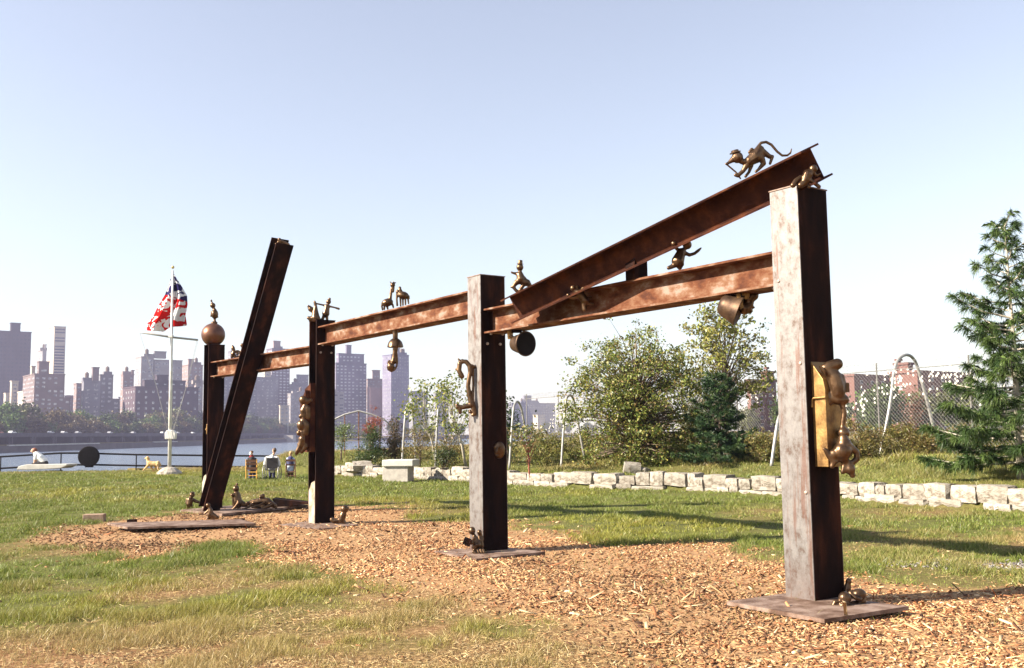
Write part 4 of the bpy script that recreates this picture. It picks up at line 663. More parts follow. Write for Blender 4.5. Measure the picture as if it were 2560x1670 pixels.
curves = [([2105, 2130, 2160, 2200, 2230, 2260, 2300, 2350, 2400, 2450, 2490, 2560], [1045, 1035, 1002, 975, 958, 950, 945, 944, 950, 975, 1000, 1020], 20, 185), ([1352, 1362, 1376, 1392, 1410, 1425], [1092, 1084, 1062, 1042, 1026, 1020], 9, 48), ([1860, 1890, 1940], [1010, 985, 975], 16, 30)]
for cx_, cy_, sp2, n in curves:
    k = 0; tries = 0
    while k < n and tries < n*8:
        tries += 1; px = r_.uniform(cx_[0], cx_[-1]); py = np.interp(px, cx_, cy_) + r_.gauss(0, sp2); d = ray(px, py); t = (F0-cO).dot(fn)/d.dot(fn); p = cO + d*t; s = (p-F0).dot(FV); z = p.z-fb0
        gi = round((s+z)/sp_), round((s-z)/sp_)
        if gi in seen: continue
        seen.add(gi); s, z = (gi[0]+gi[1])*sp_/2, (gi[0]-gi[1])*sp_/2
        if not (0 < s < FL and .2 < z < FH): continue
        o = link('tag', tme, fence); o.location = F0 + FV*s + ZV*(fb0+z) - WO[fence]; o.rotation_euler = (r_.uniform(-.25, .25), 0, fang + r_.uniform(-.35, .35)); k += 1
# ---------------------------------------------------------------- vegetation
def leaves(cent, size, cols, seed, asp=.55, up=.3):
    r = np.random.RandomState(seed); n = len(cent); d = r.normal(size=(n, 3)); d[:, 2] += up; d /= np.linalg.norm(d, axis=1, keepdims=True)
    q = r.normal(size=(n, 3)); q -= (q*d).sum(1, keepdims=True)*d; q /= np.linalg.norm(q, axis=1, keepdims=True); b = np.cross(d, q)
    s = (size*r.uniform(.6, 1.35, n))[:, None]; v = np.stack([cent-q*s*.5, cent+b*s*asp*.5+d*s*.08, cent+q*s*.5, cent-b*s*asp*.5+d*s*.08], 1).reshape(-1, 3)
    f = np.arange(4*n).reshape(-1, 4); c = np.asarray(cols)[r.randint(0, len(cols), n)]*r.uniform(.6, 1.35, (n, 1)); return v, f, np.repeat(c, 4, 0)
GREEN = [(.1, .14, .026), (.145, .18, .036), (.19, .21, .05), (.07, .1, .022)]
YGREEN = [(.25, .26, .06), (.31, .28, .08), (.18, .21, .045)]
def limbs(mb, base, tips, r0, seed, lean=.25):
    r = random.Random(seed); top = max(t.z for t in tips); h = top-base.z; c = sum(tips, Vector())/len(tips)
    tr = [base, base + (Vector((c.x, c.y, 0))-Vector((base.x, base.y, 0)))*.3 + ZV*h*.3 + Vector((r.uniform(-.05, .05), r.uniform(-.05, .05), 0))*h*.3, Vector((c.x, c.y, base.z+h*.62)), Vector((c.x, c.y, base.z+h*.9))]
    mb.tube(tr, [r0, r0*.75, r0*.45, r0*.12], 7)
    for t in tips:
        k = max(.08, min(.8, (t.z-base.z)/h*.62)); i = min(2, int(k*3.2)); a = tr[0].lerp(tr[1], k/.3) if k < .3 else (tr[1].lerp(tr[2], (k-.3)/.32) if k < .62 else tr[2].lerp(tr[3], (k-.62)/.28))
        m = a.lerp(t, .5) + ZV*(t-a).length*.1; rr = r0*.38*(1-k*.6); mb.tube([a, m, t], [rr, rr*.6, rr*.2], 4, cap=False)
def tree(name, label, cat, px, y, pyb, box, ncl, nl, lsz, cols, seed, sig=.3, trunk=.07, bark='bark', shape='round', group=None, asp=.55, zb=None, limb=True, mat='leaf'):
    """crown fills the photo box (x0, x1, ytop, ybottom) at distance y"""
    r = random.Random(seed); rn = np.random.RandomState(seed); base = Y(px, pyb, y); base.z = gzs(base.x, base.y)-.03 if zb is None else zb
    x0, x1, yt, yb = box; a, b = Y(x0, yt, y), Y(x1, yb, y); cx, cz = (a.x+b.x)/2, (a.z+b.z)/2; rx, rz = (b.x-a.x)/2, (a.z-b.z)/2; tips = []
    while len(tips) < ncl:
        u = Vector([r.uniform(-1, 1) for _ in range(3)])
        if shape == 'round': ok = .12 < u.length < 1 - .22*r.random()
        elif shape == 'cone': ok = math.hypot(u.x, u.y) < (1-(u.z+1)/2)*.95+.06
        elif shape == 'vase': ok = math.hypot(u.x, u.y) < .35+.65*(u.z+1)/2
        elif shape == 'dome': q = math.hypot(u.x, u.y); ok = (q*q + max(0, u.z+.1)**2 < 1 - .3*r.random() and q < 1-.35*max(0, -u.z-.2)) or (r.random() < .06 and u.length < 1.12)
        else: ok = math.hypot(u.x, u.y) < 1
        if ok: tips.append(Vector((cx+u.x*rx*1.12, y+u.y*rx*.9, cz+u.z*rz)))
    root = empty(name, base, label, cat, group)
    if limb: mb = MB(); limbs(mb, base, tips, trunk, seed); mb.build('trunk', MAT[bark], root, smooth=True)
    T = np.array([tuple(t) for t in tips]); wt = rn.gamma(2., 1., ncl); ii = rn.choice(ncl, nl, p=wt/wt.sum()); sg = sig*(.5+.5*wt/wt.mean())[ii][:, None]
    cent = T[ii] + rn.normal(size=(nl, 3))*sg*np.array([1, 1, .75])*.6 ; v, f, c = leaves(cent - np.array(base), lsz, cols, seed, asp)
    o = link('crown', npmesh('crown', v, f, MAT[mat], c), root); return root
tree('leafy_tree', 'broad leafy tree of dense small green leaves behind the granite wall', 'tree', 1588, 33, 1158, (1418, 1772, 800, 1160), 400, 27000, .098, GREEN + YGREEN[:2] + [(.16, .1, .03)], 3, .215, .1, shape='dome')
tree('airy_tree', 'tall airy tree with sparse yellow-green leaves behind the dark pine', 'tree', 1815, 35, 1150, (1690, 1932, 742, 1060), 150, 5600, .13, YGREEN + [(.2, .17, .07)], 5, .22, .07)
tree('young_tree', 'slender young tree with pale trunk and sparse leaves', 'tree', 1166, 37, 1163, (1075, 1205, 925, 1085), 34, 900, .13, GREEN + YGREEN, 7, .3, .06, 'bark_pale')
tree('young_tree', 'thin young tree with light green leaves beside the half-hidden hoop', 'tree', 1092, 38.5, 1150, (1010, 1110, 940, 1090), 30, 700, .13, GREEN + YGREEN, 8, .3, .045, 'bark_pale')
tree('dark_tree', 'narrow dark green tree just behind the second post', 'tree', 1272, 36, 1150, (1225, 1293, 985, 1150), 40, 1500, .11, [(.03, .06, .02), (.05, .08, .03)], 9, .26, .05)
tree('willow_shrub', 'small pale green willow shrub by the water', 'shrub', 852, 45, 1153, (832, 885, 1052, 1135), 26, 1000, .11, [(.15, .19, .07), (.11, .15, .05)], 10, .26, .04, asp=.3)
tree('juniper', 'dark green juniper with jagged top beside the brown cypress', 'shrub', 925, 42, 1158, (884, 966, 1050, 1150), 60, 3200, .1, [(.03, .06, .02), (.06, .09, .025), (.09, .11, .03)], 11, .22, .05, shape='cone', asp=.35)
tree('brown_cypress', 'narrow brownish cypress with a dark tip', 'tree', 988, 42.5, 1155, (955, 1022, 1012, 1150), 60, 3000, .1, [(.1, .07, .045), (.14, .09, .05), (.06, .06, .03)], 12, .2, .05, shape='cone', asp=.3)
tree('dead_conifer', 'rust-red dead conifer tip behind the juniper', 'tree', 932, 44, 1150, (910, 958, 1005, 1080), 26, 800, .1, [(.3, .08, .035), (.22, .06, .03)], 13, .14, .035, 'redstem', shape='cone', asp=.25)
tree('red_stem_shrub', 'vase-shaped shrub of bare red stems with a few green leaves', 'shrub', 1325, 31.8, 1175, (1285, 1365, 1070, 1150), 46, 700, .1, [(.13, .16, .05), (.2, .16, .06)], 14, .22, .035, 'redstem', shape='vase')
OLIVE = [(.15, .13, .035), (.19, .16, .045), (.11, .1, .03), (.2, .13, .05)]; YEL = [(.2, .2, .05), (.16, .18, .05), (.24, .2, .06)]
BUSH = [(1530, 36, 1080, 1490, 1580, 1160, OLIVE + GREEN, 'low olive shrub behind the leafy tree', 1200), (1730, 36, 1040, 1690, 1790, 1160, OLIVE, 'brown-olive shrub between the leafy tree and dark pine', 1500), (1850, 35, 1050, 1800, 1900, 1160, OLIVE, 'brownish shrub behind the dark pine', 1500), (2020, 31, 1060, 1965, 2080, 1155, OLIVE, 'olive shrub just right of the tallest post', 1500), (2420, 30, 1050, 2370, 2480, 1150, OLIVE, 'olive shrub behind the tall soft pine', 1500), (2530, 28, 1060, 2480, 2600, 1160, OLIVE + GREEN, 'green-brown shrub right of the tall soft pine', 1500), (1050, 39.5, 1045, 1010, 1090, 1155, OLIVE, 'brownish olive shrub between the steel hoops', 900), (1118, 37.5, 1075, 1085, 1160, 1160, OLIVE, 'olive shrub in front of the young trees', 900), (1105, 36.5, 1115, 1080, 1135, 1160, [(.04, .06, .02), (.07, .09, .03)], 'low dark shrub at the foot of the thin young tree', 500),
    (1255, 37, 1070, 1220, 1300, 1160, OLIVE, 'olive shrub behind the leaning hoop', 800), (1365, 35, 1065, 1325, 1410, 1160, YEL, 'tall yellow-green weeds between two hoops', 1500), (1450, 35.5, 1075, 1410, 1500, 1160, YEL, 'yellow-green weeds beside the leafy tree', 1300), (1660, 34.5, 1090, 1610, 1720, 1165, OLIVE + GREEN, 'mixed low shrub under the leafy tree', 900),
    (1905, 30.5, 1075, 1860, 1960, 1155, OLIVE + YEL, 'yellowish olive shrub between the dark pine and tallest post', 1600), (2150, 29.5, 1050, 2095, 2210, 1150, OLIVE, 'brown-olive shrub at the left foot of the tall hoop', 2400), (2255, 30.5, 1045, 2200, 2310, 1150, OLIVE + YEL[:1], 'golden olive shrub growing inside the tall hoop', 2400), (2330, 29.8, 1060, 2280, 2390, 1150, OLIVE, 'brown-olive shrub at the right foot of the tall hoop', 1800), (2285, 34, 960, 2262, 2310, 1090, [(.2, .09, .07), (.15, .08, .06)], 'thin reddish shrub against the fence', 500)]
for k, (px, y, yt, x0, x1, yb, cl, lb, nl) in enumerate(BUSH): tree('shrub', lb, 'shrub', px, y, yb, (x0, x1, yt, yb), 60, int(nl*2.1), .09, cl, 40+k, .17, .03, shape='dome', asp=.35)
# conifers with needle tufts
def pine(name, label, base, h, nbr, rad_fn, twig, nneed, nlen, cols, seed, trunk=.09, droop=.7, width=.0045, bark='bark'):
    r = np.random.RandomState(seed); root = empty(name, base, label, 'tree'); mb = MB(); mb.tube([base, base + ZV*h*.5 + Vector((.04, 0, 0)), base + ZV*h], [trunk, trunk*.6, trunk*.1], 8); tc = []; td = []
    for k in range(nbr):
        z = .05+.93*(k+r.rand()*.9)/nbr; a = k*2.4+r.uniform(-.5, .5); L = rad_fn(z)*r.uniform(.55, 1.12); d = Vector((math.cos(a), math.sin(a), 0)); up = -.08+.75*z+r.uniform(-.15, .15); p0 = base + ZV*h*z; p1 = p0 + d*L*.5 + ZV*L*(up*.35-.03); p2 = p0 + d*L + ZV*L*(up*.8+.06); q = .012+.011*L
        mb.tube([p0, p1, p2], [q, q*.65, q*.25], 5, cap=False); nt = max(2, int(twig*L*(1.45-1.1*z if name == 'white_pine' else 1)+r.rand()))
        for j in range(nt):
            t = .22+.78*(j+r.rand())/nt; pt = p0.lerp(p1, t*2) if t < .5 else p1.lerp(p2, t*2-1); s_ = (-1)**j; tl = L*.34*(1.12-t)*r.uniform(.6, 1.2)+.06; e = pt + (d.cross(ZV)*s_*.8 + d*.55 + ZV*r.uniform(-.25, .35)).normalized()*tl
            mb.tube([pt, e], [.007, .004], 3, cap=False); dr = (e-pt).normalized(); tc.append(e); td.append(dr)
            if tl > .22: tc.append(pt.lerp(e, .5)); td.append(dr)
        tc.append(p2); td.append((p2-p1).normalized())
    for k in range(6): tc.append(base + ZV*(h-.02-.09*k)); td.append(ZV)
    mb.build('trunk', MAT[bark], root, smooth=True)
    tc = np.array([tuple(v) for v in tc]) - np.array(base); td = np.array([tuple(v) for v in td]); n = len(tc); C = np.repeat(tc, nneed, 0); D = np.repeat(td, nneed, 0)
    C = C - D*r.uniform(0, 1, (n*nneed, 1))*nlen*.8; D = D*.75 + r.normal(size=D.shape)*.5; D /= np.linalg.norm(D, axis=1, keepdims=True); L = nlen*r.uniform(.55, 1.15, (len(C), 1)); mid = C + D*L*.6; tip = C + D*L; tip[:, 2] -= L[:, 0]*droop*r.uniform(.3, 1, len(C)); mid[:, 2] -= L[:, 0]*droop*.2
    w_ = np.cross(D, r.normal(size=D.shape)); w_ /= np.linalg.norm(w_, axis=1, keepdims=True); wd = width*w_; v = np.stack([C-wd, C+wd, mid+wd, tip, mid-wd], 1).reshape(-1, 3); f = np.arange(5*len(C)).reshape(-1, 5)
    tcol = np.asarray(cols)[r.randint(0, len(cols), n)]*r.uniform(.65, 1.3, (n, 1)); link('crown', npmesh('crown', v, f, MAT['needle'], np.repeat(tcol, nneed*5, 0)), root)
PINEC = [(.032, .062, .018), (.055, .098, .026), (.1, .15, .04)]
pb_ = Y(2552, 1205, 21.8); pb_.z = gzs(pb_.x, pb_.y)-.05
pine('white_pine', 'tall soft-needled pine with drooping tufts behind the granite wall', pb_, Y(2522, 548, 21.8).z-pb_.z, 84, lambda z: .3+2.0*(1-z)**.95*(1-.25*math.exp(-((z-.46)/.05)**2)), 9, 52, .19, PINEC, 6, .085, .75, bark='bark_pale')
pd_ = Y(1800, 1160, 31.2); pd_.z = gzs(pd_.x, pd_.y)-.05
pine('dark_pine', 'bushy dark green pine in front of the airy tree', pd_, Y(1800, 935, 31.2).z-pd_.z, 74, lambda z: .2+1.3*(1-z)**.9*(1-.35*math.exp(-((z-.36)/.05)**2)), 13, 44, .13, [(.025, .055, .022), (.04, .08, .03), (.065, .105, .032)], 9, .07, .2, .006)
# ---------------------------------------------------------------- far shore: quay, viaduct, trees, city
QX = -216.
q_ = empty('quay_wall', (QX, 700, RIVZ), 'long dark stone quay wall along the far shore', 'quay wall'); MB().box((QX+.4, 850, RIVZ+1.3), (1.6, 1100, 3.4)).build('wall', MAT['quay'], q_)
for a, b in ((395, 412), (428, 520), (600, 640)):
    for y in np.arange(a, b, 5.2): MB().box((QX+1.1, y, -.35), (1.2, 4.6, .55)).build('coping_stone', MAT['stonew'], q_)
MB().box((-216+300, 1000+105.4, RIVZ+1.3), (636, 1.6, 3.4), (Vector((.9439, .3303, 0)), Vector((-.3303, .9439, 0)), ZV)).build('wall', MAT['quay'], q_)
va = empty('viaduct', (QX-8, 800, -.4), 'long low elevated roadway on paired piers along the far shore', 'viaduct')
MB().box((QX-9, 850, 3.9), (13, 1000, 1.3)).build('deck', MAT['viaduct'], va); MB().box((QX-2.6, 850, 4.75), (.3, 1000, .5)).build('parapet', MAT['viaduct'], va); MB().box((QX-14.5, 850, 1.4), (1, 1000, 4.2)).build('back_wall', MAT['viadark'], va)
for y in np.arange(372, 1340, 21.):
    for d in (0, 2.4): MB().box((QX-3.6, y+d, 1.35), (1.1, .9, 4.0)).build('pier', MAT['viaduct'], va)
cr = random.Random(2); CARM = [M('car_paint_%s' % k, c, 1, .3) for k, c in (('white', (.7, .7, .68)), ('silver', (.4, .4, .42)), ('red', (.3, .04, .03)), ('dark', (.05, .05, .06)))]
def car_mesh(m):
    e = empty('car', (0, 0, 0)); b = MB().prism([(-.85, -2.2, .3), (-.85, 2.2, .3), (-.85, 2.2, .75), (-.85, 1.2, .9), (-.85, .6, 1.4), (-.85, -1.3, 1.4), (-.85, -2.0, .95), (-.85, -2.2, .85)], (1.7, 0, 0)); b.build('body', m, e)
    g = MB(); g.box((.85, -.35, 1.15), (.04, 1.6, .36)); g.build('side_window', MAT['blackp'], e)
    for sx in (-.8, .8):
        for sy in (-1.35, 1.35): MB().lathe((sx-.1, sy, .33), (1, 0, 0), [(0, .33), (.2, .33)], 10).build('wheel', MAT['blackp'], e)
    return e
cars = [car_mesh(m) for m in CARM]; CLB = ['white car on the elevated roadway across the river', 'silver car on the elevated roadway across the river', 'red car on the elevated roadway across the river', 'dark car on the elevated roadway across the river']; usedc = set()
for y in (388, 397, 415, 436, 441, 478, 492, 515, 540, 556, 590, 630, 668, 700):
    k = cr.choice((0, 0, 0, 1, 1, 2, 3)); c = copy_tree(cars[k]) if k in usedc else cars[k]; usedc.add(k); c.location = (QX-5-3.2*cr.randint(0, 1), y, 4.55); tag(c, CLB[k], 'car', 'cars on the far roadway')
for k, c in enumerate(cars):
    if k not in usedc:
        for ch in list(c.children): bpy.data.objects.remove(ch)
        bpy.data.objects.remove(c)
def far_tree_proto(seed, cols):
    r = np.random.RandomState(seed); n = 46; u = r.normal(size=(n, 3)); u /= np.linalg.norm(u, axis=1, keepdims=True); u *= r.uniform(.35, 1, (n, 1))**.5; T = u*np.array([4.6, 4.6, 4.4]) + np.array([0, 0, 7.4]); ii = r.randint(0, n, 1900)
    v, f, c = leaves(T[ii] + r.normal(size=(1900, 3))*.85, .85, cols, seed, .8); e = empty('shore_tree', (0, 0, 0)); link('crown', npmesh('crown', v, f, MAT['farleaf'], c), e)
    mb = MB(); mb.tube([Vector((0, 0, -.3)), Vector((.1, 0, 4)), Vector((0, .1, 8))], [.4, .28, .1], 6); [mb.tube([Vector((0, 0, 3.4)), Vector(T[k])], [.14, .04], 4, cap=False) for k in range(0, n, 5)]; mb.build('trunk', MAT['bark'], e); return e
FT = [far_tree_proto(1, [(.04, .065, .015), (.055, .08, .02)]), far_tree_proto(2, [(.08, .09, .022), (.1, .11, .03)]), far_tree_proto(3, [(.12, .09, .035), (.09, .07, .03)]), far_tree_proto(4, [(.06, .11, .02), (.09, .14, .028)])]
FTL = ['dark green tree on the far shore', 'olive green tree on the far shore', 'brownish autumn tree on the far shore', 'fresh green tree on the far shore']; tr_ = random.Random(5); fu = set()
def put_ft(x, y, sc, k, where=' down at the waterline', sz=1.):
    c = copy_tree(FT[k]) if k in fu else FT[k]; fu.add(k); c.location = (x, y, -.4); c.scale = (sc, sc, sc*sz); c.rotation_euler = (0, 0, tr_.uniform(0, 6.28)); tag(c, FTL[k] + where, 'tree', 'trees along the far shore')
for y in np.arange(338, 1150, 13.5):
    g_ = 1 if y < 700 else 1.15
    put_ft(QX-19-tr_.uniform(0, 5), y+tr_.uniform(-4, 4), tr_.uniform(.85, 1.2)*g_, tr_.randint(0, 3), ' just behind the roadway'); put_ft(QX-32-tr_.uniform(0, 12), y+tr_.uniform(-5, 5), tr_.uniform(1.2, 1.7)*g_, tr_.randint(0, 3), ' before the city blocks')
for x in np.arange(-205, 120, 15.):
    put_ft(x+tr_.uniform(-4, 4), 1012+(x+216)*.35+tr_.uniform(0, 8), tr_.uniform(.8, 1.2), tr_.randint(0, 3), ' just behind the roadway')
for x, y, s, k in ((QX-4, 333, .75, 0), (QX-5, 342, .8, 0), (QX-4, 351, .72, 3), (QX-6, 360, .8, 0), (QX-9, 346, 1.0, 1), (QX-10, 357, 1.05, 0), (QX-10, 334, 1.1, 2)): put_ft(x, y, s, k)
FTL = ['dark green tree', 'olive green tree', 'brownish autumn tree', 'fresh green tree']
for k in range(26): y_ = tr_.uniform(190, 320); put_ft(tr_.uniform(.14, .62)*y_, y_, tr_.uniform(.55, .9), tr_.randint(0, 3), ' below the brick apartment blocks')
# buildings: corner C at a distance, front face runs right along BT, lit side runs back along BB
BG = rad(38); BT = Vector((math.cos(BG), math.sin(BG), 0)); BBk = Vector((-math.sin(BG), math.cos(BG), 0))
def along(c, d, px):
    k = (px-1280)/FPX; 
    def f(t): p = c + d*t - cO; return p.dot(cR) - k*p.dot(cF)
    a, b = f(0), f(1); return -a/(b-a)
def facade(par, c, bt, wd, z0, z1, nrm, fl, bay, mat, ww=.55, wh=.5, single=False, nm='windows'):
    nf = max(1, int((z1-z0)/fl)); nb = max(1, int(wd/bay)); mb = MB(); n = 0
    fr_ = random.Random(int(abs(c.x)*7+abs(c.y)*3+z1*5)); drop = 0 if single else fr_.uniform(.04, .22)
    for i in range(nf):
        for j in range(nb):
            if fr_.random() < drop: continue
            p = c + bt*((j+.5)*wd/nb) + ZV*(z0 + (i+.5)*(z1-z0)/nf - c.z) + nrm*.02; m2 = MB() if single else mb
            m2.box(p, (wd/nb*ww, .22, (z1-z0)/nf*wh), (bt, nrm, ZV))
            if single: m2.build('window', mat, par); n += 1
    if not single: tag(mb.build(nm, mat, par), kind='stuff')
WINM = M('far_window_glass', [(.4, (.12, .12, .15)), (.6, (.5, .5, .52))], .6, .25, .2); WIND = M('far_dark_glass', (.05, .05, .07), .5, .2, .2); WINW = M('white_window', (.5, .5, .52), .5, .5)
FACM = {}
def fm(c, k='f'):
    if c not in FACM: FACM[c] = M('facade_%d' % len(FACM), c, .05, .9)
    return FACM[c]
def tower(L, Cx, Rx, ytop, dist, col, label, tiers=(), zb=-.5, fl=None, bay=None, win=WINM, name='tower_block', cat='building', ww=.5, wh=.45, side=True):
    """L, C, R pixel columns of lit side / corner / front end, ytop pixel row of the roof"""
    hr = random.Random(int(Cx*7)); fl = fl or hr.uniform(2.9, 3.7); bay = bay or hr.uniform(3.0, 5.2)
    c = Y(Cx, 1080, dist); c.z = zb; zt = Y(Cx, ytop, dist).z; tf = along(c, BT, Rx); tb = along(c, BBk, L); b = empty(name, c, label, cat)
    def box(L2, C2, R2, z0, z1, nm, cl, w_=True):
        o0 = c + BT*(along(c, BT, C2) if C2 > Cx else 0) + BBk*(max(0, along(c, BBk, C2)) if C2 < Cx else 0); f2 = abs(along(o0, BT, R2)); b2 = abs(along(o0, BBk, L2)); b2 = min(b2, 90)
        poly = [o0, o0 + BT*f2, o0 + BT*f2 + BBk*b2, o0 + BBk*b2]; MB().prism([Vector((p.x, p.y, z0)) for p in poly], (0, 0, z1-z0)).build(nm, fm(cl), b)
        if w_ and win:
            o0.z = z0; facade(b, o0, BT, f2, z0+2, z1-1.2, Vector((BT.y, -BT.x, 0)), fl, bay, win, ww, wh)
            if side: facade(b, o0, BBk, b2, z0+2, z1-1.2, -BT, fl, bay, win, ww, wh)
        MB().prism([Vector((p.x, p.y, z1)) for p in [o0-BT*.4-BBk*.4, o0 + BT*(f2+.4)-BBk*.4, o0 + BT*(f2+.4) + BBk*(b2+.4), o0 + BBk*(b2+.4) - BT*.4]], (0, 0, .8)).build('roof_edge', fm(cl), b)
    box(L, Cx, Rx, zb, zt, 'wall', col); top = zt
    tk = random.Random(int(Cx*13))
    if dist > 500 and zt > 48 and tk.random() < .7:
        for q in range(tk.randint(1, 2)):
            p = c + BT*tf*tk.uniform(.25, .8) + BBk*4; p.z = zt+.3; MB().box(p + ZV*1.5, (4+tk.random()*5, 4, 3.2), (BT, BBk, ZV)).build('bulkhead', fm(col), b)
            if tk.random() < .6: MB().lathe(p + ZV*3, ZV, [(0, 1.6), (3.6, 1.6), (5, .1)], 10).build('water_tank', MAT['bark'], b)
    for (L2, C2, R2, yt, cl, nm) in tiers: z1 = Y(C2, yt, dist).z; z0 = top-.5 if nm != 'wing' else zb; box(L2, C2, R2, z0, z1, nm, cl or col, nm != 'penthouse')
    return b
PU, LI, CRM, PK, DK, BL = (.14, .125, .13), (.26, .24, .24), (.42, .365, .29), (.23, .165, .15), (.05, .042, .055), (.18, .175, .2)
tower(-70, -20, 69, 828, 900, DK, 'dark slab tower, the tallest at the left end of the skyline', [(14, 17, 41, 806, DK, 'penthouse')], win=WIND)
tower(111, 128, 156, 817, 1080, CRM, 'slim tall tower with banded dark balconies and pale side', win=WIND, ww=.86, wh=.55, bay=6, side=False)
tower(86, 100, 109, 876, 1150, LI, 'small stepped tower beside the slim banded tower', [(104, 105, 108, 862, None, 'penthouse')])
tower(52, 82, 157, 936, 760, (.15, .11, .105), 'large stepped brown apartment block with lit terraces', [(86, 91, 117, 905, None, 'upper_storey'), (70, 73, 82, 915, CRM, 'penthouse'), (40, 54, 82, 975, CRM, 'wing'), (20, 24, 41, 942, CRM, 'wing'), (5, 10, 18, 972, CRM, 'wing'), (150, 157, 173, 994, None, 'wing')])
fr2 = random.Random(31)
for k, px in enumerate((0, 60, 120, 165, 225, 285, 300, 415, 430, 470, 520, 585, 610, 655, 700, 740)):
    w2 = fr2.uniform(22, 46); tower(px-fr2.uniform(4, 9), px, px+w2, fr2.uniform(985, 1028), 940+fr2.uniform(0, 60) + (190 if px > 560 else 0), fr2.choice((LI, PU, BL, PK, CRM)), '%s low-rise block %s' % (('pale', 'grey', 'mauve', 'tan')[k % 4], ('under the dark slab tower', 'beside the brown terraced block', 'below the slim banded tower', 'left of the pinkish narrow block', 'below the lilac-grey block', 'right of the lilac-grey block', 'below the plum tower', 'behind the flagpole', 'just right of the flagpole', 'below the pink tower', 'behind the farthest post', 'left of the leaning beam', 'behind the leaning beam', 'right of the leaning beam', 'below the dotted tower', 'left of the third post')[k]))
tower(180, 188, 200, 960, 830, PK, 'narrow pinkish block with white end wall', [(199, 205, 206, 957, CRM, 'wing')])
tower(200, 206, 247, 954, 800, BL, 'lilac-grey apartment block with plain front', [(224, 227, 243, 919, (.17, .13, .13), 'penthouse')])
tower(244, 247, 279, 938, 840, PU, 'purplish block behind the lilac-grey one', [(276, 279, 296, 998, None, 'wing')])
tower(298, 304.5, 331, 937, 920, PK, 'plum-coloured tower with a chimney', [(324, 326, 331, 926, None, 'penthouse')])
tower(334, 349, 380, 893, 880, LI, 'pale banded tower with white end wall', [(376, 382, 452, 899, LI, 'wing'), (379, 382, 411, 878, LI, 'penthouse')], ww=.7)
tower(304, 336, 494, 968, 760, (.075, .05, .06), 'dark old institutional building with cornice and lit side', [(352, 358, 461, 951, (.05, .036, .045), 'attic'), (384, 389, 417, 937, (.05, .036, .045), 'penthouse')], fl=4.2, bay=5.4, ww=.3, wh=.42)
tower(452, 467.6, 504, 913, 960, PK, 'pink tower with a square stair tower on the roof', [(466, 468, 481, 899, None, 'penthouse')])
tower(483, 488, 505, 960, 880, (.26, .22, .2), 'small mauve block below the pink tower')
tower(567, 574, 600, 879, 1200, BL, 'hazy tower behind the figures on the far beam')
tower(548, 556, 640, 942, 1000, BL, 'wide blue-grey block behind the leaning beam')
tower(628, 640, 695, 944, 1090, BL, 'blue-grey block left of the dotted tower', [(655, 660, 676, 928, CRM, 'upper_storey')])
tower(664, 678, 723, 872, 1120, (.15, .125, .15), 'dotted tower with large rooftop tank house', [(680, 682, 699, 853, PK, 'penthouse')], win=WINW, ww=.6, wh=.5)
tower(716, 724, 768, 962, 1130, BL, 'stepped blue block beside the third post', [(740, 744, 770, 937, None, 'upper_storey')])
tower(718, 726, 770, 985, 1090, LI, 'pale low block with white balcony bands', ww=.8)
tower(697, 700, 722, 1015, 1060, CRM, 'little cream building among the shore trees')
tower(828, 839, 916, 908, 1100, (.16, .14, .19), 'broad tower with a stepped crown and rows of lit windows', [(840, 846, 910, 884, None, 'upper_storey'), (863, 866, 878, 862, None, 'penthouse')], win=WINW, ww=.5, wh=.4)
tower(826, 832, 860, 981, 1070, LI, 'pale block with dark balconies in front of the broad tower', win=WIND, ww=.6)
tower(915, 924, 957, 948, 1130, PK, 'pinkish stepped tower between two big towers', [(930, 934, 950, 926, None, 'upper_storey')])
tower(918, 925, 956, 970, 1110, (.3, .19, .18), 'plain rose-coloured block between two big towers', win=None)
tower(956, 978, 1023, 887, 1095, (.17, .155, .22), 'tall plain violet tower with dotted lit side', [(993, 995, 1000, 871, None, 'penthouse')], ww=.4, wh=.4)
tower(1024, 1031, 1070, 979, 1300, BL, 'low hazy block right of the violet tower')
tower(1085, 1091, 1122, 984, 1350, BL, 'hazy block seen through the young trees')
tower(1262, 1280, 1389, 1008, 1560, BL, 'wide hazy hospital-like block across the river', [(1308, 1312, 1330, 989, None, 'penthouse'), (1328, 1330, 1346, 1001, None, 'penthouse')])
tower(1333, 1345, 1363, 1038, 1480, (.42, .38, .32), 'small bright cream block before the wide hazy block')
BRK = (.15, .07, .055)
def brick_block(L, Cx, Rx, ytop, dist, label, tiers, rows, win_front, win_side):
    b = tower(L, Cx, Rx, ytop, dist, BRK, label, tiers, win=None, name='brick_apartment_block'); c = WO[b].copy(); zt = Y(Cx, ytop, dist).z; fl = 2.75
    for pxs, d, nrm in ((win_front, BT, Vector((BT.y, -BT.x, 0))), (win_side, BBk, -BT)):
        for px in pxs:
            t = along(c, d, px)
            for k in range(rows):
                p = c + d*t + ZV*(zt - 2.1 - fl*k - c.z); w_ = MB().box(p + nrm*.03, (1.7, .1, 1.35), (d, nrm, ZV)).build('window', WINW, b)
                for s in (-.42, .42): MB().box(p + d*s*.9 + nrm*.09, (.62, .06, 1.0), (d, nrm, ZV)).build('pane', WIND, w_)
    return b
brick_block(2118, 2141.6, 2232, 940, 350, 'brick apartment block left of the stair tower behind the fence', [], 6, (2160, 2187, 2213), ())
brick_block(2231, 2301, 2440, 931, 330, 'brick apartment block with a rooftop stair tower behind the fence', [(2245, 2279, 2292, 910, BRK, 'penthouse'), (2250, 2256, 2262, 900, BRK, 'penthouse')], 7, (2338, 2364, 2395, 2420), (2240, 2256))
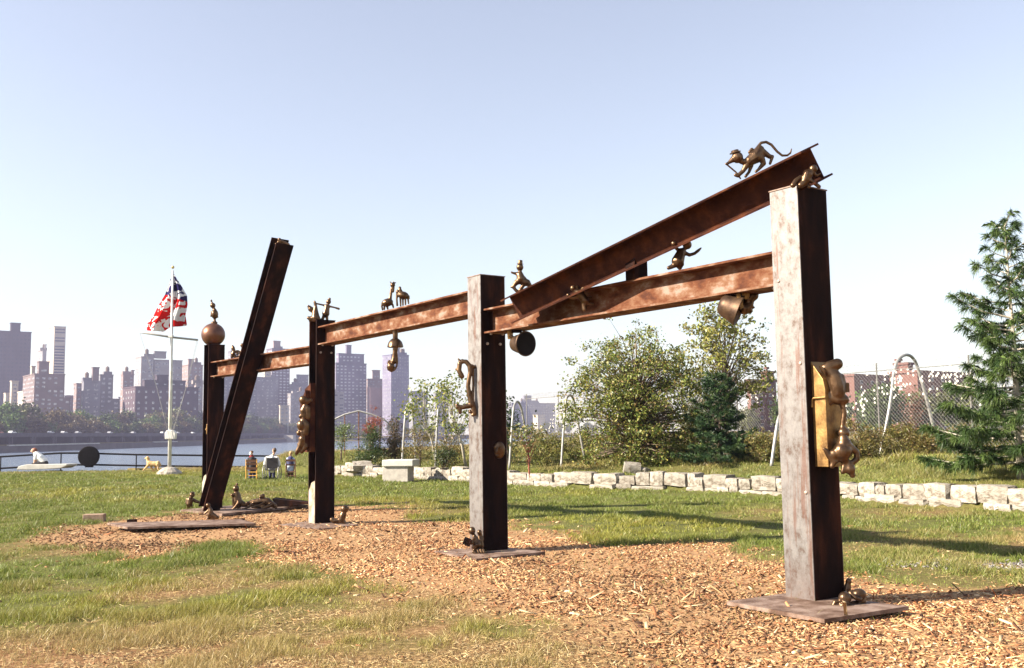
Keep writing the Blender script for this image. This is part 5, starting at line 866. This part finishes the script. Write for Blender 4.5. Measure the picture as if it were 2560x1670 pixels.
brick_block(1872, 1880, 1945, 953, 360, 'brick apartment block partly hidden by the tallest post', [(1908, 1925, 1941, 930, BRK, 'penthouse'), (1921, 1923, 1926, 920, BRK, 'penthouse')], 6, (1886, 1907, 1930), ())
lp = empty('lamp_post', (Y(720, 1072, 1030).x, 1030, -.4), 'white lamp post on the far shore', 'lamp post'); MB().tube([(WO[lp].x, 1030, -.4), (WO[lp].x, 1030, Y(720, 1020, 1030).z)], .35, 8).build('pole', MAT['whitep'], lp); MB().ell((WO[lp].x, 1030, Y(720, 1018, 1030).z), .8, .8, .6).build('lamp_head', MAT['whitep'], lp)
pr_ = MB().box((QX+3, 953, -.6), (9, 12, 7.5)).build('pier_block', MAT['concrete']); tag(pr_, 'pale concrete pier block standing in the water at the far shore', 'pier')
# ---------------------------------------------------------------- grass, wood chips
R_ = np.random.RandomState(17)
def scatter(n, y0, y1):
    y = np.sqrt(R_.uniform(y0*y0, y1*y1, n)); x = R_.uniform(-.62, .62, n)*y; return x, y
def grass(name, bands, label):
    V, C = [], []
    for y0, y1, n, hh, ww in bands:
        x, y = scatter(n, y0, y1); m, d = cover(x, y); s = wall_dist(x, y); ok = (land(x, y) > 2.2) & ~((s > -.16) & (s < .22))
        thin = smooth(-.5, .35, fbm(x, y, 31, 4, 1.9)); c3 = smooth(-.55, .5, fbm(x, y, 61, 3, 4.5) + .6*fbm(x, y, 62, 3, 1.6)); p = (1-m)**1.5*(1-.85*d*thin)*(.12+.88*c3) + .01*(y < 14); mound = smooth(.2, 1.2, s); k = ok & (R_.rand(n) < p + mound*.3)
        x, y, d, mound = x[k], y[k], d[k], mound[k]; n2 = len(x); z = gz(x, y); clump = smooth(-.5, .8, fbm(x, y, 61, 3, 4.5) + .6*fbm(x, y, 62, 3, 1.6)); h = hh*R_.uniform(.4, 1.3, n2)*(.4+1.05*clump)*(1+1.6*mound*smooth(-.3, .8, fbm(x, y, 43, 3, 1.1)))*(1-.4*d); a = R_.uniform(0, 6.283, n2); w_ = ww*R_.uniform(.7, 1.3, n2)
        lean = h*R_.uniform(.15, 1.5, n2); b = R_.uniform(0, 6.283, n2); dx, dy = np.cos(a)*w_/2, np.sin(a)*w_/2; tx, ty = x+np.cos(b)*lean, y+np.sin(b)*lean
        V.append(np.stack([np.stack([x-dx, y-dy, z-.01], 1), np.stack([x+dx, y+dy, z-.01], 1), np.stack([tx, ty, z+h], 1)], 1).reshape(-1, 3))
        dry = np.clip(d*.9 + R_.uniform(-.3, .35, n2) + .25*mound, 0, 1)[:, None]; gcol = np.array([.16, .22, .03])*(1.1-.4*clump[:, None]) + np.array([.1, .055, .006])*smooth(0, 1, fbm(x, y, 45, 3, .35))[:, None]; dcol = np.array([.37, .27, .12]); C.append(np.repeat((gcol*(1-dry) + dcol*dry)*R_.uniform(.65, 1.35, (n2, 1)), 3, 0))
    v = np.concatenate(V); o = link(name, npmesh(name, v, np.arange(len(v)).reshape(-1, 3), MAT['blade'], np.concatenate(C))); return tag(o, label, 'grass', kind='stuff')
grass('lawn_grass', [(6.3, 10, 230000, .075, .006), (10, 16, 260000, .07, .009), (16, 27, 300000, .065, .014), (27, 54, 420000, .075, .026)], 'patchy green and straw-coloured grass covering the park lawn and bank')
def bits(name, bands, mask, pal, prob, lg, wr, tr2, label, cat, tone=None):
    V, F_, C = [], [], []; off = 0; cube = np.array([(i, j, k) for k in (-1, 1) for j in (-1, 1) for i in (-1, 1)])*.5; fc = np.array([(4, 5, 7, 6), (0, 1, 5, 4), (2, 6, 7, 3), (0, 4, 6, 2), (1, 3, 7, 5)])
    for y0, y1, n, L in bands:
        x, y = scatter(n, y0, y1); k = R_.rand(n) < mask(x, y); x, y = x[k], y[k]; n2 = len(x); z = gz(x, y); l = L*R_.gamma(lg, .73/lg, n2)+.012; w_ = np.minimum(l*.6, L*R_.uniform(wr[0], wr[1], n2)); t = L*R_.uniform(.5, 1.4, n2)*tr2; a = R_.uniform(0, 6.283, n2); ti = R_.normal(0, .28, n2); tj = R_.normal(0, .35, n2)
        u = np.stack([np.cos(a)*np.cos(ti), np.sin(a)*np.cos(ti), np.sin(ti)], 1); q = np.stack([-np.sin(a)*np.cos(tj), np.cos(a)*np.cos(tj), np.sin(tj)], 1); nn = np.cross(u, q); c = np.stack([x, y, z+.006+.3*l*np.abs(np.sin(ti))], 1); tp = R_.uniform(.45, 1, (n2, 1, 1))
        cb = np.broadcast_to(cube[None], (n2, 8, 3)).copy(); cb[:, :, 1] *= np.where(cb[:, :, 0] > 0, tp[:, :, 0], 1)
        v = c[:, None] + cb[:, :, :1]*(u*l[:, None])[:, None] + cb[:, :, 1:2]*(q*w_[:, None])[:, None] + cb[:, :, 2:]*(nn*t[:, None])[:, None]; V.append(v.reshape(-1, 3)); F_.append((fc[None] + (np.arange(n2)*8)[:, None, None] + off).reshape(-1, 4)); off += 8*n2
        cc2 = np.array(pal)[R_.choice(len(pal), n2, p=prob)]*R_.uniform(.7, 1.25, (n2, 1)); cc2 = cc2*tone(x, y)[:, None] if tone else cc2; C.append(np.repeat(cc2, 8, 0))
    o = link(name, npmesh(name, np.concatenate(V), np.concatenate(F_), MAT['chip'], np.concatenate(C))); return tag(o, label, cat, kind='stuff')
m, t, b, nd, lk = new_mat('wood_chips'); a = nd.new('ShaderNodeAttribute'); a.attribute_name = 'col'; lk.new(a.outputs['Color'], b.inputs['Base Color']); b.inputs['Roughness'].default_value = .85; b.inputs['Specular IOR Level'].default_value = .25; MAT['chip'] = m
CHIP = [(.42, .255, .125), (.34, .175, .08), (.23, .095, .042), (.55, .4, .235), (.09, .04, .022)]
bits('wood_chips', [(6.3, 10, 36000, .042), (10, 16, 46000, .046), (16, 27, 44000, .056)], lambda x, y: cover(x, y)[0]*(.25+.75*smooth(-.6, .5, fbm(x, y, 51, 3, 1.7))) + .01*(y < 16), CHIP, [.26, .3, .24, .07, .13], 2.6, (.2, .5), .1, 'loose brown wood chips spread over the ground round the posts', 'wood chips', lambda x, y: 1.12 + .38*fbm(x, y, 52, 4, .9) - .4*smooth(-2.5, -5.5, x))
bits('bark_pieces', [(6.3, 11, 1500, .13), (11, 20, 1600, .14)], lambda x, y: .7*cover(x, y)[0] + .015, CHIP, [.2, .2, .25, .2, .15], 3, (.1, .25), .06, 'larger bark pieces and sticks lying among the wood chips', 'bark')
bits('dry_straw', [(6.3, 10, 42000, .05), (10, 16, 26000, .055)], lambda x, y: (1-cover(x, y)[0])*cover(x, y)[1]*smooth(-.7, .4, fbm(x, y, 53, 3, 2.6)), [(.42, .31, .15), (.33, .22, .1), (.2, .12, .055), (.5, .4, .22)], [.35, .3, .2, .15], 3, (.05, .1), .04, 'dry straw and dead grass lying on the bare lawn', 'straw')
gp = G(2500, 1412); bits('gravel_patch', [(11, 16, 26000, .04)], lambda x, y: smooth(1.1, .3, np.hypot((x-gp.x)/1.3, (y-gp.y)/.75) + .3*fbm(x, y, 54, 3, 2.)), [(.2, .18, .17), (.3, .27, .25), (.14, .12, .12)], [.4, .3, .3], 4, (.4, .8), .35, 'grey gravel patch in the worn lawn near the granite wall', 'gravel')
# ---------------------------------------------------------------- haze
hz = MB().box((-300, 1480, 57), (3400, 3100, 126)).build('haze', MAT['whitep'], origin=(0, 0, 0)); m, t, b, nd, lk = new_mat('haze_air'); nd.remove(b); pv = nd.new('ShaderNodeVolumePrincipled'); pv.inputs['Color'].default_value = (.72, .7, 1, 1); pv.inputs['Density'].default_value = .00025; pv.inputs['Anisotropy'].default_value = .45
lk.new(pv.outputs[0], nd['Material Output'].inputs['Volume']); hz.data.materials.clear(); hz.data.materials.append(m); tag(hz, kind='stuff'); hz['label'] = 'thin pale haze hanging over the river and city'; hz['category'] = 'haze'
